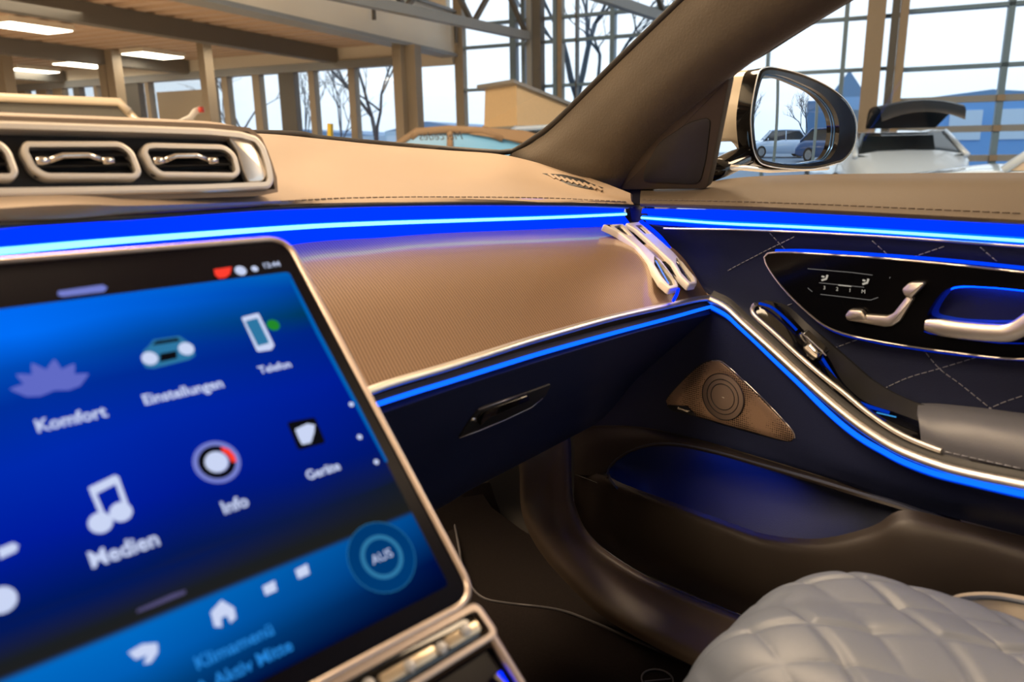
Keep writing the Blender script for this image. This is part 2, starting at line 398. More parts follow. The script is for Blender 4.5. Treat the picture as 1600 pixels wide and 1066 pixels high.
# handle in the lid
p0 = SG.at(780, 648); hx = (SG.at(840, 622)-SG.at(740, 665)).normalized(); hv = (SG.at(780, 630)-SG.at(780, 665))
FH = Fr(p0, hx, hv)
ho = uvs(FH, [(716, 684), (728, 664), (740, 648), (750, 638), (790, 624), (822, 613), (861, 599), (850, 620), (829, 635), (787, 655), (750, 668)])
hd = slab('lid_handle', FH, roundpoly(ho, .004), .004, BLKM, dash, .0008, w=.0015)
hd.parent = glove
slab('handle_bar', FH, roundpoly(uvs(FH, [(741, 653), (752, 640), (822, 615), (826, 622), (760, 650), (748, 662)]), .002), .003, BLK, hd, .0008, w=.0035)
mb = MB()
mb.tube([FH.P(748, 640, .003), FH.P(786, 627, .003), FH.P(822, 614.5, .003)], .0008, 6)
mb.tube([FH.P(718, 684, .001), FH.P(752, 672, .001), FH.P(790, 656, .001), FH.P(830, 637, .001), FH.P(848, 622, .001)], .0009, 6)
mb.build('handle_edge', mat('dull_metal', (.35, .33, .36), .35, 1), hd, True)
mb = MB().tube([SG.at(x, y, .001) for x, y in ((735, 654), (739, 653), (742, 655))], .0022, 6); mb.build('lock', CHR, hd, True)
loft('end_panel', [[PX(984, 318, .880), PX(1010, 318, .880)], [PX(984, 325, .868), PX(1010, 325, .868)], [PX(988, 352, .866), PX(1012, 360, .866)]], BLKM, dash, 6, 8, .003)
loft('end_filler', [[PX(968, 284, .905), PX(1020, 284, .905)], [PX(975, 310, .905), PX(1020, 310, .905)], [PX(980, 345, .905), PX(1022, 350, .905)]], BLKM, dash, 6, 6, .003)
# defroster grille by the pillar
p0 = SP.at(900, 290); FG = Fr(SP.at(900, 287, .0004), SP.at(935, 293)-SP.at(865, 276), SP.at(900, 282)-SP.at(900, 292))
gr = slab('defroster_grille', FG, roundpoly(uvs(FG, [(846, 271), (880, 273), (925, 284), (948, 294), (925, 296), (890, 290), (868, 280)]), .003), .003, BLKM, dash, .0004, w=.0006)
mb = MB()
for i in range(9):
    x = 862+i*9.2; y = 274.5+i*2.35; a, b = Vector(FG.uv(x-5, y-1.5)), Vector(FG.uv(x+5, y+5.5))
    mb.bar(FG.p(*a, .001), FG.p(*b, .001), .0035, .002, FG.n)
mb.build('slat', PAD, gr)

# ================================================================== CENTRE AIR VENTS
FV = Fr(PY(200, 250, .70), (1, 0, .0), (0, .28, 1))
vent = thing('air_vent_bank', 'silver framed bank of centre air vents above the touchscreen', 'air vent', FV.P(200, 306))
out = uvs(FV, [(-340, 178), (0, 190), (214, 197), (321, 201), (374, 206), (400, 214), (413, 230), (422, 257), (427, 283), (421, 296), (321, 301), (178, 305), (0, 309), (-340, 318)])
out = roundpoly(out, .004)
ins = inset(out, .0065)
VSL = mat('vent_silver', (.92, .86, .78), .45, .55)
slab('outer_frame', FV, out, .03, VSL, vent, .0025, w=.004, holes=[ins])
slab('back_plate', FV, out, .004, BLKM, vent, .001, w=-.012)
for nm, o_ in (('a', [(36, 221), (188, 221), (209, 236), (222, 270), (214, 281), (70, 281), (48, 268), (31, 236)]),
               ('b', [(224, 226), (236, 223), (350, 226), (369, 241), (376, 270), (368, 279), (250, 278), (234, 266), (219, 238)]),
               ('c', [(-140, 216), (0, 219), (17, 235), (30, 270), (22, 282), (-130, 283), (-160, 262), (-165, 236)])):
    q = roundpoly(uvs(FV, o_), .008); av = slab('air_vent', FV, q, .012, VSL, vent, .002, w=.002, holes=[inset(q, .0048)])
    us = [p.x for p in q]; vs = [p.y for p in q]; u0, u1, v0, v1 = min(us), max(us), min(vs), max(vs); L = u1-u0
    mb = MB()
    for k in range(1, 4):
        v = v0+(v1-v0)*k/4; mb.bar(FV.p(u0+.006, v, -.006), FV.p(u1-.006, v, -.006), .009, .0016, Vector((0, -.5, 1)))
    mb.build('louvre', BLKM, av)
    vm = v0+(v1-v0)*.52; mb = MB()
    for pts, r_ in (([(.10, .0), (.20, .0)], .0036), ([(.20, .0), (.33, .004), (.55, .004), (.66, .0)], .0026), ([(.66, -.001), (.76, -.001)], .0034)):
        mb.tube([FV.p(u0+L*a, vm+b, .001) for a, b in pts], r_, 8)
    mb.build('tab', CHRB, av, True)
slab('end_cap', FV, roundpoly(uvs(FV, [(355, 214), (392, 220), (409, 249), (417, 274), (410, 284), (387, 285), (378, 262), (370, 234)]), .004), .008, CHR, vent, .0015, w=.001)
# leather hood behind the frame
hr0 = [FV.P(x, y, -.001) for x, y in ((-340, 177), (0, 189), (214, 196), (321, 200), (374, 205), (402, 215), (428, 284), (421, 297), (321, 302), (0, 310), (-340, 319))]
hr1 = [p+Vector((.004, .10, .006 if i < 5 else 0)) for i, p in enumerate(hr0)]
hr2 = [p+Vector((.0, .34, -.012 if i < 5 else 0)) for i, p in enumerate(hr0)]
loft('hood', [hr0, hr1, hr2], PAD, vent, 60, 10, .004)

# ================================================================== END VENT (dashboard corner)
ST = Surf(trim); e0, e1, e2 = ST.at(1010, 405), ST.at(955, 362), ST.at(1045, 448)
FE = Fr(e0+(C0-e0).normalized()*.001, ST.at(1035, 405)-ST.at(985, 405), e1-e2)
ev = thing('side_air_vent', 'pair of slim silver air vent blades where dashboard meets door', 'air vent', FE.P(1060, 455))
for k, (o_, h1, h2) in enumerate((
    ([(940, 354), (972, 353), (991, 374), (1018, 399), (1038, 421), (1056, 444), (1059, 452), (1045, 455), (1031, 443), (1012, 412), (993, 389), (966, 367)],
     [(957, 358), (968, 355), (986, 373), (974, 370)], [(1020, 404), (1030, 410), (1049, 436), (1054, 449), (1044, 451), (1031, 436), (1020, 417)]),
    ([(975, 353), (997, 351), (1021, 372), (1051, 399), (1070, 421), (1087, 441), (1087, 448), (1074, 450), (1060, 436), (1048, 415), (1018, 387), (991, 363)],
     [(990, 357), (1000, 356), (1016, 371), (1005, 370)], [(1054, 407), (1064, 415), (1080, 436), (1083, 445), (1075, 446), (1062, 432), (1054, 417)]))):
    q = roundpoly(uvs(FE, o_), .003); hs = [roundpoly(uvs(FE, h), .002, 3) for h in (h1, h2)]
    bl = slab('vent_blade', FE, q, .009, VSL, ev, .0022, w=.004+.001*k, holes=hs)
    slab('duct', FE, inset(q, .0012), .002, BLKM, bl, .0005, w=-.001)
    for hq in hs:
        c = sum(hq, Vector((0, 0)))/len(hq); a = max(hq, key=lambda p: p.y); b = min(hq, key=lambda p: p.y)
        MB().bar(FE.p(*(a*.8+c*.2), .001), FE.p(*(b*.8+c*.2), .001), .0022, .003, FE.n).build('vane', CHRB, bl)
tube('light_strip', [FE.P(1060, 452, .0), FE.P(1057, 461, 0), FE.P(1052, 470, 0)], .0018, GLOWB, ev, 6)

# ================================================================== TOUCHSCREEN
vS = Vector((0, .2126, .2258)).normalized()
FS = Fr(W(.25, .4761, -.0548), (1, 0, 0), vS)
scr = thing('touchscreen', 'large tilted touchscreen with glowing blue app menu in centre of dashboard', 'screen', FS.p(-.15, -.262, -.02))
gl = roundpoly([(-.30, .0055), (.0, .0), (.0025, -.262), (-.30, -.262)], .014, 8)
slab('housing', FS, [tuple(p) for p in inset(gl, -.0012)], .016, ROSE, scr, .002, w=-.002)
slab('bezel', FS, gl, .003, BZL, scr, .0006, w=0)
tube('edge_trim', [FS.p(p.x, p.y, -.0002) for p in inset(gl, -.001)], .0021, ROSE, scr, 8, closed=True)
def screenmat():
    m = bpy.data.materials.new('screen_picture'); m.use_nodes = True; n = m.node_tree; n.nodes.clear()
    o = n.nodes.new('ShaderNodeOutputMaterial'); e = n.nodes.new('ShaderNodeEmission'); t = n.nodes.new('ShaderNodeTexCoord'); s = n.nodes.new('ShaderNodeSeparateXYZ')
    n.links.new(t.outputs['Generated'], s.inputs[0])
    r1_ = n.nodes.new('ShaderNodeValToRGB'); r2_ = n.nodes.new('ShaderNodeValToRGB'); mx = n.nodes.new('ShaderNodeMix'); mx.data_type = 'RGBA'
    def ramp(r, st):
        while len(r.color_ramp.elements) > 1: r.color_ramp.elements.remove(r.color_ramp.elements[-1])
        r.color_ramp.elements[0].position = st[0][0]; r.color_ramp.elements[0].color = (*st[0][1], 1)
        for p, c in st[1:]: q = r.color_ramp.elements.new(p); q.color = (*c, 1)
    ramp(r1_, [(0, (0, .004, .05)), (.07, (0, .05, .2)), (.13, (0, .10, .42)), (.20, (0, .13, .50)), (.212, (.012, .012, .012)), (.235, (.010, .012, .014)), (.30, (.0, .008, .10)), (.45, (0, .010, .30)), (.62, (0, .020, .38)), (.76, (0, .025, .30)), (.84, (0, .06, .42)), (.93, (0, .14, .85)), (1, (0, .13, .8))])
    ramp(r2_, [(0, (0, .002, .02)), (.07, (0, .004, .05)), (.13, (0, .03, .14)), (.20, (0, .06, .25)), (.212, (.012, .012, .010)), (.30, (.006, .010, .02)), (.40, (.0, .007, .14)), (.62, (0, .010, .27)), (.80, (0, .015, .20)), (.86, (0, .035, .09)), (.95, (0, .05, .32)), (1, (0, .10, .42))])
    cx = n.nodes.new('ShaderNodeMapRange'); cx.inputs[1].default_value = .45; cx.inputs[2].default_value = 1.0
    no = n.nodes.new('ShaderNodeTexNoise'); no.inputs['Scale'].default_value = 2.2; n.links.new(t.outputs['Generated'], no.inputs['Vector'])
    ad = n.nodes.new('ShaderNodeMath'); ad.operation = 'MULTIPLY_ADD'; ad.inputs[1].default_value = .10; ad.inputs[2].default_value = -.05
    n.links.new(no.outputs['Fac'], ad.inputs[0]); a2 = n.nodes.new('ShaderNodeMath'); a2.operation = 'ADD'
    gt_ = n.nodes.new('ShaderNodeMath'); gt_.operation = 'GREATER_THAN'; gt_.inputs[1].default_value = .30; m3 = n.nodes.new('ShaderNodeMath'); m3.operation = 'MULTIPLY'
    n.links.new(s.outputs['Y'], gt_.inputs[0]); n.links.new(ad.outputs[0], m3.inputs[0]); n.links.new(gt_.outputs[0], m3.inputs[1])
    n.links.new(s.outputs['Y'], a2.inputs[0]); n.links.new(m3.outputs[0], a2.inputs[1])
    n.links.new(a2.outputs[0], r1_.inputs[0]); n.links.new(a2.outputs[0], r2_.inputs[0]); n.links.new(s.outputs['X'], cx.inputs[0])
    n.links.new(cx.outputs[0], mx.inputs[0]); n.links.new(r1_.outputs[0], mx.inputs[6]); n.links.new(r2_.outputs[0], mx.inputs[7]); n.links.new(mx.outputs[2], e.inputs[0]); e.inputs[1].default_value = 1.1
    n.links.new(e.outputs[0], o.inputs[0]); return m
# the picture panel: its own axes so that the gradient runs along the screen
dsp = bpy.data.objects.new('display', bpy.data.meshes.new('display')); COL.objects.link(dsp)
du0, du1, dv0, dv1 = -.292, -.0088, -.2500, -.0265
rr = roundpoly([(du0, dv0), (du1, dv0), (du1, dv1), (du0, dv1)], .003, 3)
dsp.data.from_pydata([(p.x-du0, p.y-dv0, 0) for p in rr], [], [tuple(range(len(rr)))]); dsp.data.materials.append(screenmat())
MS = Matrix.Identity(4)
for i, a in enumerate((FS.u, FS.v, FS.n)):
    for j in range(3): MS[j][i] = a[j]
MS.translation = FS.p(du0, dv0, .0004)
dsp.parent = scr; dsp.matrix_basis = world_of(scr).inverted() @ MS
IW = emit('screen_white', (.62, .70, .95), .95); IR = emit('screen_red', (1, .05, .03), 1); IG = emit('screen_green', (.02, .30, .03), .8)
IB = emit('screen_blue', (.02, .25, .75), .9); IV = emit('screen_violet', (.22, .26, .75), .8); ID = emit('screen_black', (.004, .004, .006), 1); IC = emit('screen_teal', (.03, .20, .40), .9)
def fl(name, pts, m, w=.0008, r=.0, par=None):
    q = uvs(FS, pts, w) if r >= 0 else pts
    if r > 0: q = roundpoly(q, r, 4)
    mb = MB().add([FS.p(p.x, p.y, w) for p in q], [tuple(range(len(q)))]); return mb.build(name, m, par or dsp)
def disc(name, px, py, r, m, w=.0008, par=None, n=28, r2=None):
    c = FS.uv(px, py, w)
    if r2:
        mb = MB(); a = circle(c, r, n); b = circle(c, r2, n); v = [FS.p(p.x, p.y, w) for p in a+b]
        mb.add(v, [(i, (i+1) % n, n+(i+1) % n, n+i) for i in range(n)]); return mb.build(name, m, par or dsp)
    return MB().add([FS.p(p.x, p.y, w) for p in circle(c, r, n)], [tuple(range(n))]).build(name, m, par or dsp)
for s_, x, y, h in (('Komfort', 112, 655, .0068), ('Einstellungen', 288, 612, .0062), ('Telefon', 430, 574, .0050), ('Medien', 195, 859, .0078), ('Info', 367, 789, .0068), ('Geräte', 505, 736, .0056)):
    text('caption', s_, FS, x, y, h, IW, dsp, w=.0008, sx=.95, bold=.025)
for s_, x, y, h in (('Klimamenü', 368, 1010, .0060), ('12:44', 424, 414, .0040)):
    text('caption', s_, FS, x, y, h, IW if s_[0] == '1' else IB, dsp, w=.0008, bold=.02)
text('caption', 'A Aktiv Mitte', FS, 385, 1042, .0060, IB, dsp, w=.0008, bold=.02)
text('caption', 'AUS', FS, 597, 870, .0052, IW, dsp, w=.0012)
# status row
fl('status_icon', [(334, 421), (362, 417), (359, 429), (352, 434), (342, 435), (336, 430)], IR); disc('status_icon', 376, 423, .0036, IW); disc('status_icon', 398, 420, .0022, IW)
fl('tab_handle', [(91, 455), (160, 445), (168, 449), (163, 456), (98, 464), (90, 461)], IV)
# flower icon
mb = MB(); c = Vector(FS.uv(84, 612))
for k, a in enumerate((-72, -45, -16, 16, 45, 72)):
    a = math.radians(a); d = Vector((math.sin(a), math.cos(a))); e_ = Vector((d.y, -d.x)); L = .0185
    q = [c+d*(L*t)+e_*(s*.0042*math.sin(math.pi*min(1, t*1.0))) for s, ts in ((1, (0, .3, .6, .9, 1)), (-1, (.9, .6, .3))) for t in ts]
    mb.add([FS.p(p.x, p.y, .0008+k*.00005) for p in q], [tuple(range(len(q)))])
mb.build('flower_icon', emit('screen_lilac', (.13, .16, .62), .9), dsp)
# car icon
ci = fl('car_icon', [(222, 566), (224, 548), (232, 541), (240, 531), (280, 525), (292, 533), (303, 540), (305, 556), (296, 562), (240, 576), (228, 575)], IC)
fl('car_icon', [(237, 540), (244, 533), (277, 528), (282, 533)], ID, .001, par=dsp); disc('car_icon', 234, 560, .0042, IW, .0011); disc('car_icon', 291, 545, .0042, IW, .0011)
fl('car_icon', [(250, 553), (276, 548), (277, 560), (250, 566)], ID, .001)
# phone icon
fl('phone_icon', [(377, 496), (404, 489), (429, 540), (424, 547), (402, 550)], IW, r=.001); fl('phone_icon', [(383, 502), (402, 497), (421, 536), (403, 541)], IC, .001)
disc('phone_icon', 427, 508, .0040, IG)
# note icon
fl('note_icon', [(138, 762), (180, 742), (184, 755), (143, 776)], IW); 
fl('note_icon', [(139, 765), (147, 763), (168, 812), (160, 815)], IW, .0009); fl('note_icon', [(176, 744), (185, 744), (203, 795), (195, 798)], IW, .0009)
disc('note_icon', 157, 817, .0052, IW, .001); disc('note_icon', 189, 800, .0050, IW, .001)
# info dial
disc('info_icon', 339, 722, .0122, IV); disc('info_icon', 339, 722, .0095, ID, .001, r2=.0062); disc('info_icon', 338, 722, .0060, IW, .001)
fl('info_icon', [(345, 698), (358, 702), (367, 712), (370, 722), (362, 722), (356, 712), (347, 706)], IR, .0011)
# device tile
fl('device_icon', [(448, 660), (492, 652), (509, 692), (466, 704)], ID, r=.002); fl('device_icon', [(461, 671), (480, 662), (492, 664), (491, 676), (486, 692), (472, 695), (466, 684)], IW, .001)
# lower bar: home, back, skip, dial
fl('home_icon', [(329, 957), (346, 938), (366, 950), (369, 966), (360, 974), (354, 962), (346, 966), (347, 980), (335, 980)], IW, .001)
fl('back_icon', [(200, 1020), (222, 1007), (246, 1005), (247, 1020), (236, 1036), (224, 1038), (230, 1024), (212, 1031)], IW, .001)
for x, y in ((421, 918), (472, 892)):
    fl('skip_icon', [(x-11, y-1), (x+8, y-11), (x+12, y+5), (x-6, y+13)], IW, .001)
disc('volume_dial', 597, 870, .0200, IC); disc('volume_dial', 597, 870, .0196, emit('screen_navy', (0, .04, .16), 1), .001); disc('volume_dial', 597, 870, .0125, IC, .0011, r2=.0100)
fl('menu_dash', [(-4, 858), (20, 848), (29, 852), (26, 862), (0, 874)], IW, .001); disc('menu_dash', 2, 938, .0058, IW, .001)
fl('menu_mark', [(214, 953), (270, 928), (290, 922), (290, 928), (236, 950), (214, 958)], emit('screen_dim', (.10, .09, .22), .8), .0006)
for x, y in ((562, 683), (588, 722), (549, 632)): disc('edge_dot', x, y, .0016, IW, .001)
fl('edge_line', [(452, 437), (457, 437), (500, 520), (560, 632), (606, 722), (602, 722), (556, 636), (494, 522)], emit('screen_edge', (.0, .13, .50), .9), .0009)
# physical button bar under the screen
bar = thing('button_bar', 'silver framed button bar along the lower edge of the touchscreen', 'control panel', FS.p(-.1, -.29, -.01))
bo = roundpoly([(-.30, -.2645), (.003, -.2645), (.0065, -.287), (-.30, -.2905)], .006)
slab('frame', FS, bo, .012, ROSE, bar, .0012, w=.001, holes=[roundpoly([(-.297, -.2685), (-.0005, -.2685), (.002, -.2835), (-.297, -.2865)], .003)])
slab('panel', FS, inset(bo, .001), .004, BLK, bar, .0005, w=-.004)
CRM = mat('cream_key', (.75, .62, .45), .3, .6)  # keys in one even cream tone
for u0, u1, nm in ((-.026, -.002, 'button'), (-.068, -.033, 'button'), (-.118, -.080, 'button'), (-.168, -.130, 'button')):
    slab(nm, FS, roundpoly([(u0, -.2735), (u1, -.2735), (u1, -.2800), (u0, -.2800)], .002), .003, CRM, bar, .0008, w=-.0005)
for u_ in (-.012, -.030, -.051, -.075, -.100, -.125): 
    slab('knob', FS, circle((u_, -.2765+.0022*math.sin(u_*300)), .0034, 18), .004, mat('grey_knob', (.4, .4, .42), .4, .4), bar, .001, w=.0012)
# centre console below the bar
con = thing('centre_console', 'glossy black centre console with slim silver edge below the touchscreen', 'console', FS.p(-.12, -.40, -.05))
co = roundpoly([(-.30, -.293), (.004, -.2895), (.016, -.40), (-.30, -.42)], .004)
slab('panel', FS, co, .03, BZL, con, .0015, w=-.008)
tube('edge_trim', [FS.p(.0045, -.285, -.006), FS.p(.0075, -.31, -.007), FS.p(.0135, -.37, -.008), FS.p(.017, -.41, -.008)], .0032, ROSE, con, 8)
tube('light_edge', [FS.P(778, 1052, -.006), FS.P(790, 1072, -.006), FS.P(805, 1100, -.006)], .0022, GLOWB, con, 6)
tube('chrome_rim', [FS.P(772, 1056, -.005), FS.P(786, 1070, -.005), FS.P(800, 1095, -.005)], .0022, CHRB, con, 6)
0 and slab('sticker', FS, uvs(FS, [(664, 1062), (700, 1062), (715, 1085), (670, 1090)]), .001, CRM, con, .0003, w=-.0068)
mb = MB().box(W(.1, .42, -.62), (.27, .36, .50)); mb.build('body', BLKM, con)
# ================================================================== PASSENGER DOOR
door = thing('passenger_door', 'passenger door trimmed in quilted navy leather with blue light band and armrest', 'door', (.87, .1, H-.75))
def rowX(pts, x):
    """points on sight lines at lateral distance x (number, or one per point)"""
    return [PX(px, py, x if not isinstance(x, (list, tuple)) else x[i]) for i, (px, py) in enumerate(pts)]
belt = loft('belt_pad', [
    rowX([(1003, 292), (1060, 290), (1108, 284), (1160, 277), (1250, 273), (1400, 271), (1600, 269.5), (1800, 268), (2100, 265)], .935),
    rowX([(1001, 299), (1060, 298), (1125, 295), (1170, 289), (1260, 288), (1400, 287), (1600, 288), (1800, 289), (2100, 290)], .895),
    rowX([(1000, 313), (1060, 313), (1130, 313), (1180, 314), (1262, 317), (1400, 323), (1600, 332), (1800, 341), (2100, 355)], .862),
    rowX([(1000, 319), (1060, 320), (1130, 322), (1180, 324), (1262, 328), (1400, 335), (1600, 346), (1800, 357), (2100, 373)], .850),
    rowX([(1001, 323), (1060, 325), (1130, 328), (1180, 330), (1262, 334), (1400, 341), (1600, 352), (1800, 363), (2100, 379)], .856)], mat('dim_belt_leather', (.125, .098, .072), .5, bump=.25, bscale=900, var=.05), door, 90, 24, .006)  # same leather as the dash top, weaker light put into its colour
SB = Surf(belt)
stitches('stitching', [(1003, 313), (1130, 315), (1262, 319), (1400, 325), (1598, 334)], SB, THRD, door)
lb = loft('light_band', [
    rowX([(1003, 329), (1130, 331), (1262, 336), (1400, 343), (1600, 354), (1800, 365), (2100, 380)], .860),
    rowX([(1003, 338), (1130, 343), (1262, 348), (1400, 356), (1600, 368), (1800, 380), (2100, 398)], .872),
    rowX([(1012, 347), (1130, 355), (1262, 361), (1400, 369), (1600, 383), (1800, 396), (2100, 416)], .862)], GLOWB, door, 80, 8, .003)
cr_ = rowX([(1004, 340), (1060, 344), (1130, 349), (1262, 355), (1400, 363), (1600, 376), (1800, 389), (2100, 409)], .864)
tube('light_halo', cr_, .0032, GLOWM, lb, 8, 70)
tube('light_core', [p+Vector((-.003, 0, 0)) for p in cr_], .0015, GLOWC, lb, 8, 70)
tube('chrome_strip', rowX([(1037, 357), (1060, 357.5), (1150, 359), (1262, 363.5), (1400, 371), (1600, 385), (1800, 398), (2100, 420)], .857), .0011, CHR, door, 6, 60)
tube('curved_light', rowX([(1001, 346), (1014, 355), (1030, 369), (1045, 387), (1060, 405), (1078, 424), (1088, 441)], [.852, .852, .852, .853, .855, .858, .86]), .0040, GLOWB, door, 8, 40, ry=.002)
# quilted panel
quilt = loft('quilted_panel', [
    rowX([(1018, 352), (1060, 358), (1150, 360), (1300, 367), (1450, 377), (1600, 388), (1800, 402), (2100, 424)], .862),
    rowX([(1052, 392), (1090, 400), (1170, 412), (1300, 424), (1450, 440), (1600, 460), (1800, 480), (2100, 510)], .878),
    rowX([(1090, 440), (1130, 460), (1210, 495), (1320, 530), (1450, 556), (1600, 575), (1800, 590), (2100, 620)], .880),
    rowX([(1106, 464), (1150, 492), (1220, 540), (1320, 610), (1450, 660), (1600, 690), (1800, 720), (2100, 760)], .872),
    rowX([(1114, 476), (1160, 512), (1230, 570), (1320, 650), (1450, 720), (1600, 760), (1800, 800), (2100, 850)], .862)], NAVY, door, 90, 40, .006)
SQ = Surf(quilt)
# corner fillet between end vent and quilt, woven like the dash
loft('corner_trim', [rowX([(1062, 457), (1076, 452), (1090, 448)], [.846, .85, .856]), rowX([(1072, 468), (1092, 463), (1110, 462)], [.842, .85, .856])], CARB, door, 10, 6, .003)
for pts in ([(1152, 415), (1200, 390), (1243, 369)], [(1203, 364), (1228, 391)], [(1363, 376), (1390, 400)], [(1425, 402), (1478, 384)], [(1532, 386), (1560, 410)],
            [(1301, 545), (1342, 530)], [(1380, 608), (1420, 590), (1468, 576), (1530, 557)], [(1440, 543), (1468, 576), (1500, 600), (1550, 640), (1567, 650)], [(1541, 641), (1570, 628), (1600, 618)], [(1150, 416), (1136, 424)], [(1222, 480), (1240, 474)]):
    stitches('stitching', pts, SQ, THR, door, .007, .005, .0005)
# control panel
FC = Fr(PX(1400, 470, .862), (.02, -1, 0), (-.02, 0, 1))
co_ = [(1203, 395), (1240, 393.5), (1263, 395), (1375, 402), (1488, 412), (1600, 424), (1760, 442), (1800, 470), (1790, 530), (1740, 556), (1600, 559), (1560, 557), (1516, 552), (1431, 541), (1361, 529), (1319, 519), (1291, 507), (1263, 485), (1234, 457), (1212, 430), (1199, 407)]
cp = uvs(FC, co_); cps = [Vector((p.x, p.y)) for p in spline([Vector((p.x, p.y, 0)) for p in cp], 120, True)]
ro = [(1448, 496), (1462, 470), (1480, 450), (1505, 445), (1560, 448), (1640, 456), (1660, 475), (1650, 500), (1600, 507), (1540, 507), (1490, 504)]
hole = roundpoly(uvs(FC, ro), .008)
pan = slab('control_panel', FC, cps, .016, mat('panel_black', (.003, .003, .004), .12, spec=.12), door, .001, w=.006, holes=[hole])
tube('chrome_rim', [FC.p(p.x, p.y, .006) for p in cps], .0011, CHR, pan, 6, closed=True)
tube('rim_light', [FC.P(x, y, .001) for x, y in ((1212, 392), (1263, 392), (1375, 398.5), (1488, 407.5), (1600, 419), (1760, 437))], .0018, emit('panel_blue_light', (0, .045, 1), 1.3), pan, 6, 50)
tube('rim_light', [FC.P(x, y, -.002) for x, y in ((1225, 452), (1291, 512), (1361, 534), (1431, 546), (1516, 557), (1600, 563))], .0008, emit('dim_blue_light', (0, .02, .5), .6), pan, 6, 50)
# bowl behind the pull handle
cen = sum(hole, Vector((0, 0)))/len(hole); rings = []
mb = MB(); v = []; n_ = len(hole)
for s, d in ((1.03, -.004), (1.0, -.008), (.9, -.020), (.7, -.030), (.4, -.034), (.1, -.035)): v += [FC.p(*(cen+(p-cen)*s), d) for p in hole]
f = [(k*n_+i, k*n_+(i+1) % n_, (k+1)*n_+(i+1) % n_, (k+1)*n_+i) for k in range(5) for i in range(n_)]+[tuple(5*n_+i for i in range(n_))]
mb.add(v, f).build('handle_bowl', mat('blue_glow_plastic', (.02, .08, .42), .6, spec=.1), pan, True)  # blue glow of the bowl put into the plastic's colour
tube('bowl_light', [FC.P(x, y, -.014) for x, y in ((1462, 468), (1480, 452), (1505, 446), (1560, 448), (1640, 457))], .0022, emit('bowl_blue_light', (0, .035, 1), 9), pan, 6, 24)
hb = [(1443, 499), (1450, 498), (1478, 501.5), (1540, 506.5), (1562, 505), (1578, 497), (1600, 480), (1640, 455), (1665, 450), (1668, 500), (1640, 527), (1600, 534.5), (1560, 534), (1500, 527), (1452, 519), (1443, 512)]
hp = spline([FC.P(x, y, .012) for x, y in ((1446, 508), (1500, 515.5), (1550, 520), (1580, 519), (1608, 503), (1640, 476), (1668, 458))], 50)
tube('door_handle', hp, .0092, CHR, pan, 16, up=FC.n, ry=.0055, taper=[min(1, .62+.38*(i/6)**.6) for i in range(50)])
tube('handle_foot', [FC.P(1600, 515, .010), FC.P(1650, 505, .008), FC.P(1672, 490, .004)], .011, CHR, pan, 12, up=FC.n, ry=.005)
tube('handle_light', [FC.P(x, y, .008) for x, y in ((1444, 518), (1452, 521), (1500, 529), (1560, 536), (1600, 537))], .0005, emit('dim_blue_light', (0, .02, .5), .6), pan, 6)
# seat adjuster switch
sa = slab('seat_adjuster', FC, roundpoly(uvs(FC, [(1327, 492), (1332, 485), (1362, 489), (1392, 491), (1402, 486), (1422, 461), (1434, 463), (1412, 499), (1400, 507), (1388, 508), (1330, 498)]), .002), .006, CHR, pan, .002, w=.012)
slab('backrest_switch', FC, roundpoly(uvs(FC, [(1416, 449), (1428, 438), (1450, 438), (1452, 441), (1442, 452), (1431, 463), (1421, 460)]), .003), .008, CHR, sa, .0025, w=.016)
slab('cushion_switch', FC, roundpoly(uvs(FC, [(1328, 490), (1335, 480), (1355, 481), (1361, 491), (1359, 497), (1332, 496)]), .003), .008, CHR, sa, .0025, w=.016)
IK = emit('key_icon', (.55, .50, .42), .8); IKD = emit('key_icon_dim', (.30, .28, .26), .5)
sm = FC.P; zk = .0066
mb = MB()
def seg(a, b, r=.0004): mb.tube([FC.P(*a, zk), FC.P(*b, zk)], r, 5)
seg((1262, 420), (1332, 426)); seg((1332, 426), (1363, 430)); seg((1280, 442), (1350, 449)); seg((1282, 460), (1360, 469)); seg((1360, 469), (1372, 465)); seg((1262, 450), (1269, 456)); seg((1391, 433), (1390, 435))
mb.build('memory_key_lines', IKD, pan, True)
mb = MB(); seg((1310, 445.5), (1330, 447.5), .0007); mb.build('memory_key_marker', IK, pan, True)
for x, y in ((1287, 435), (1351, 441)):
    mb = MB(); mb.tube([FC.P(x+6, y-5, zk), FC.P(x+4, y+1, zk), FC.P(x-3, y+3, zk)], .0012, 5); mb.tube([FC.P(x-3, y-3, zk), FC.P(x+1, y-2, zk)], .0010, 5); mb.build('seat_icon', IK, pan, True)
for s_, x, y in (('3', 1288, 450), ('2', 1308, 452), ('1', 1328, 454), ('M', 1349, 456)): text('key_mark', s_, FC, x, y, .0042, IK, pan, w=zk)
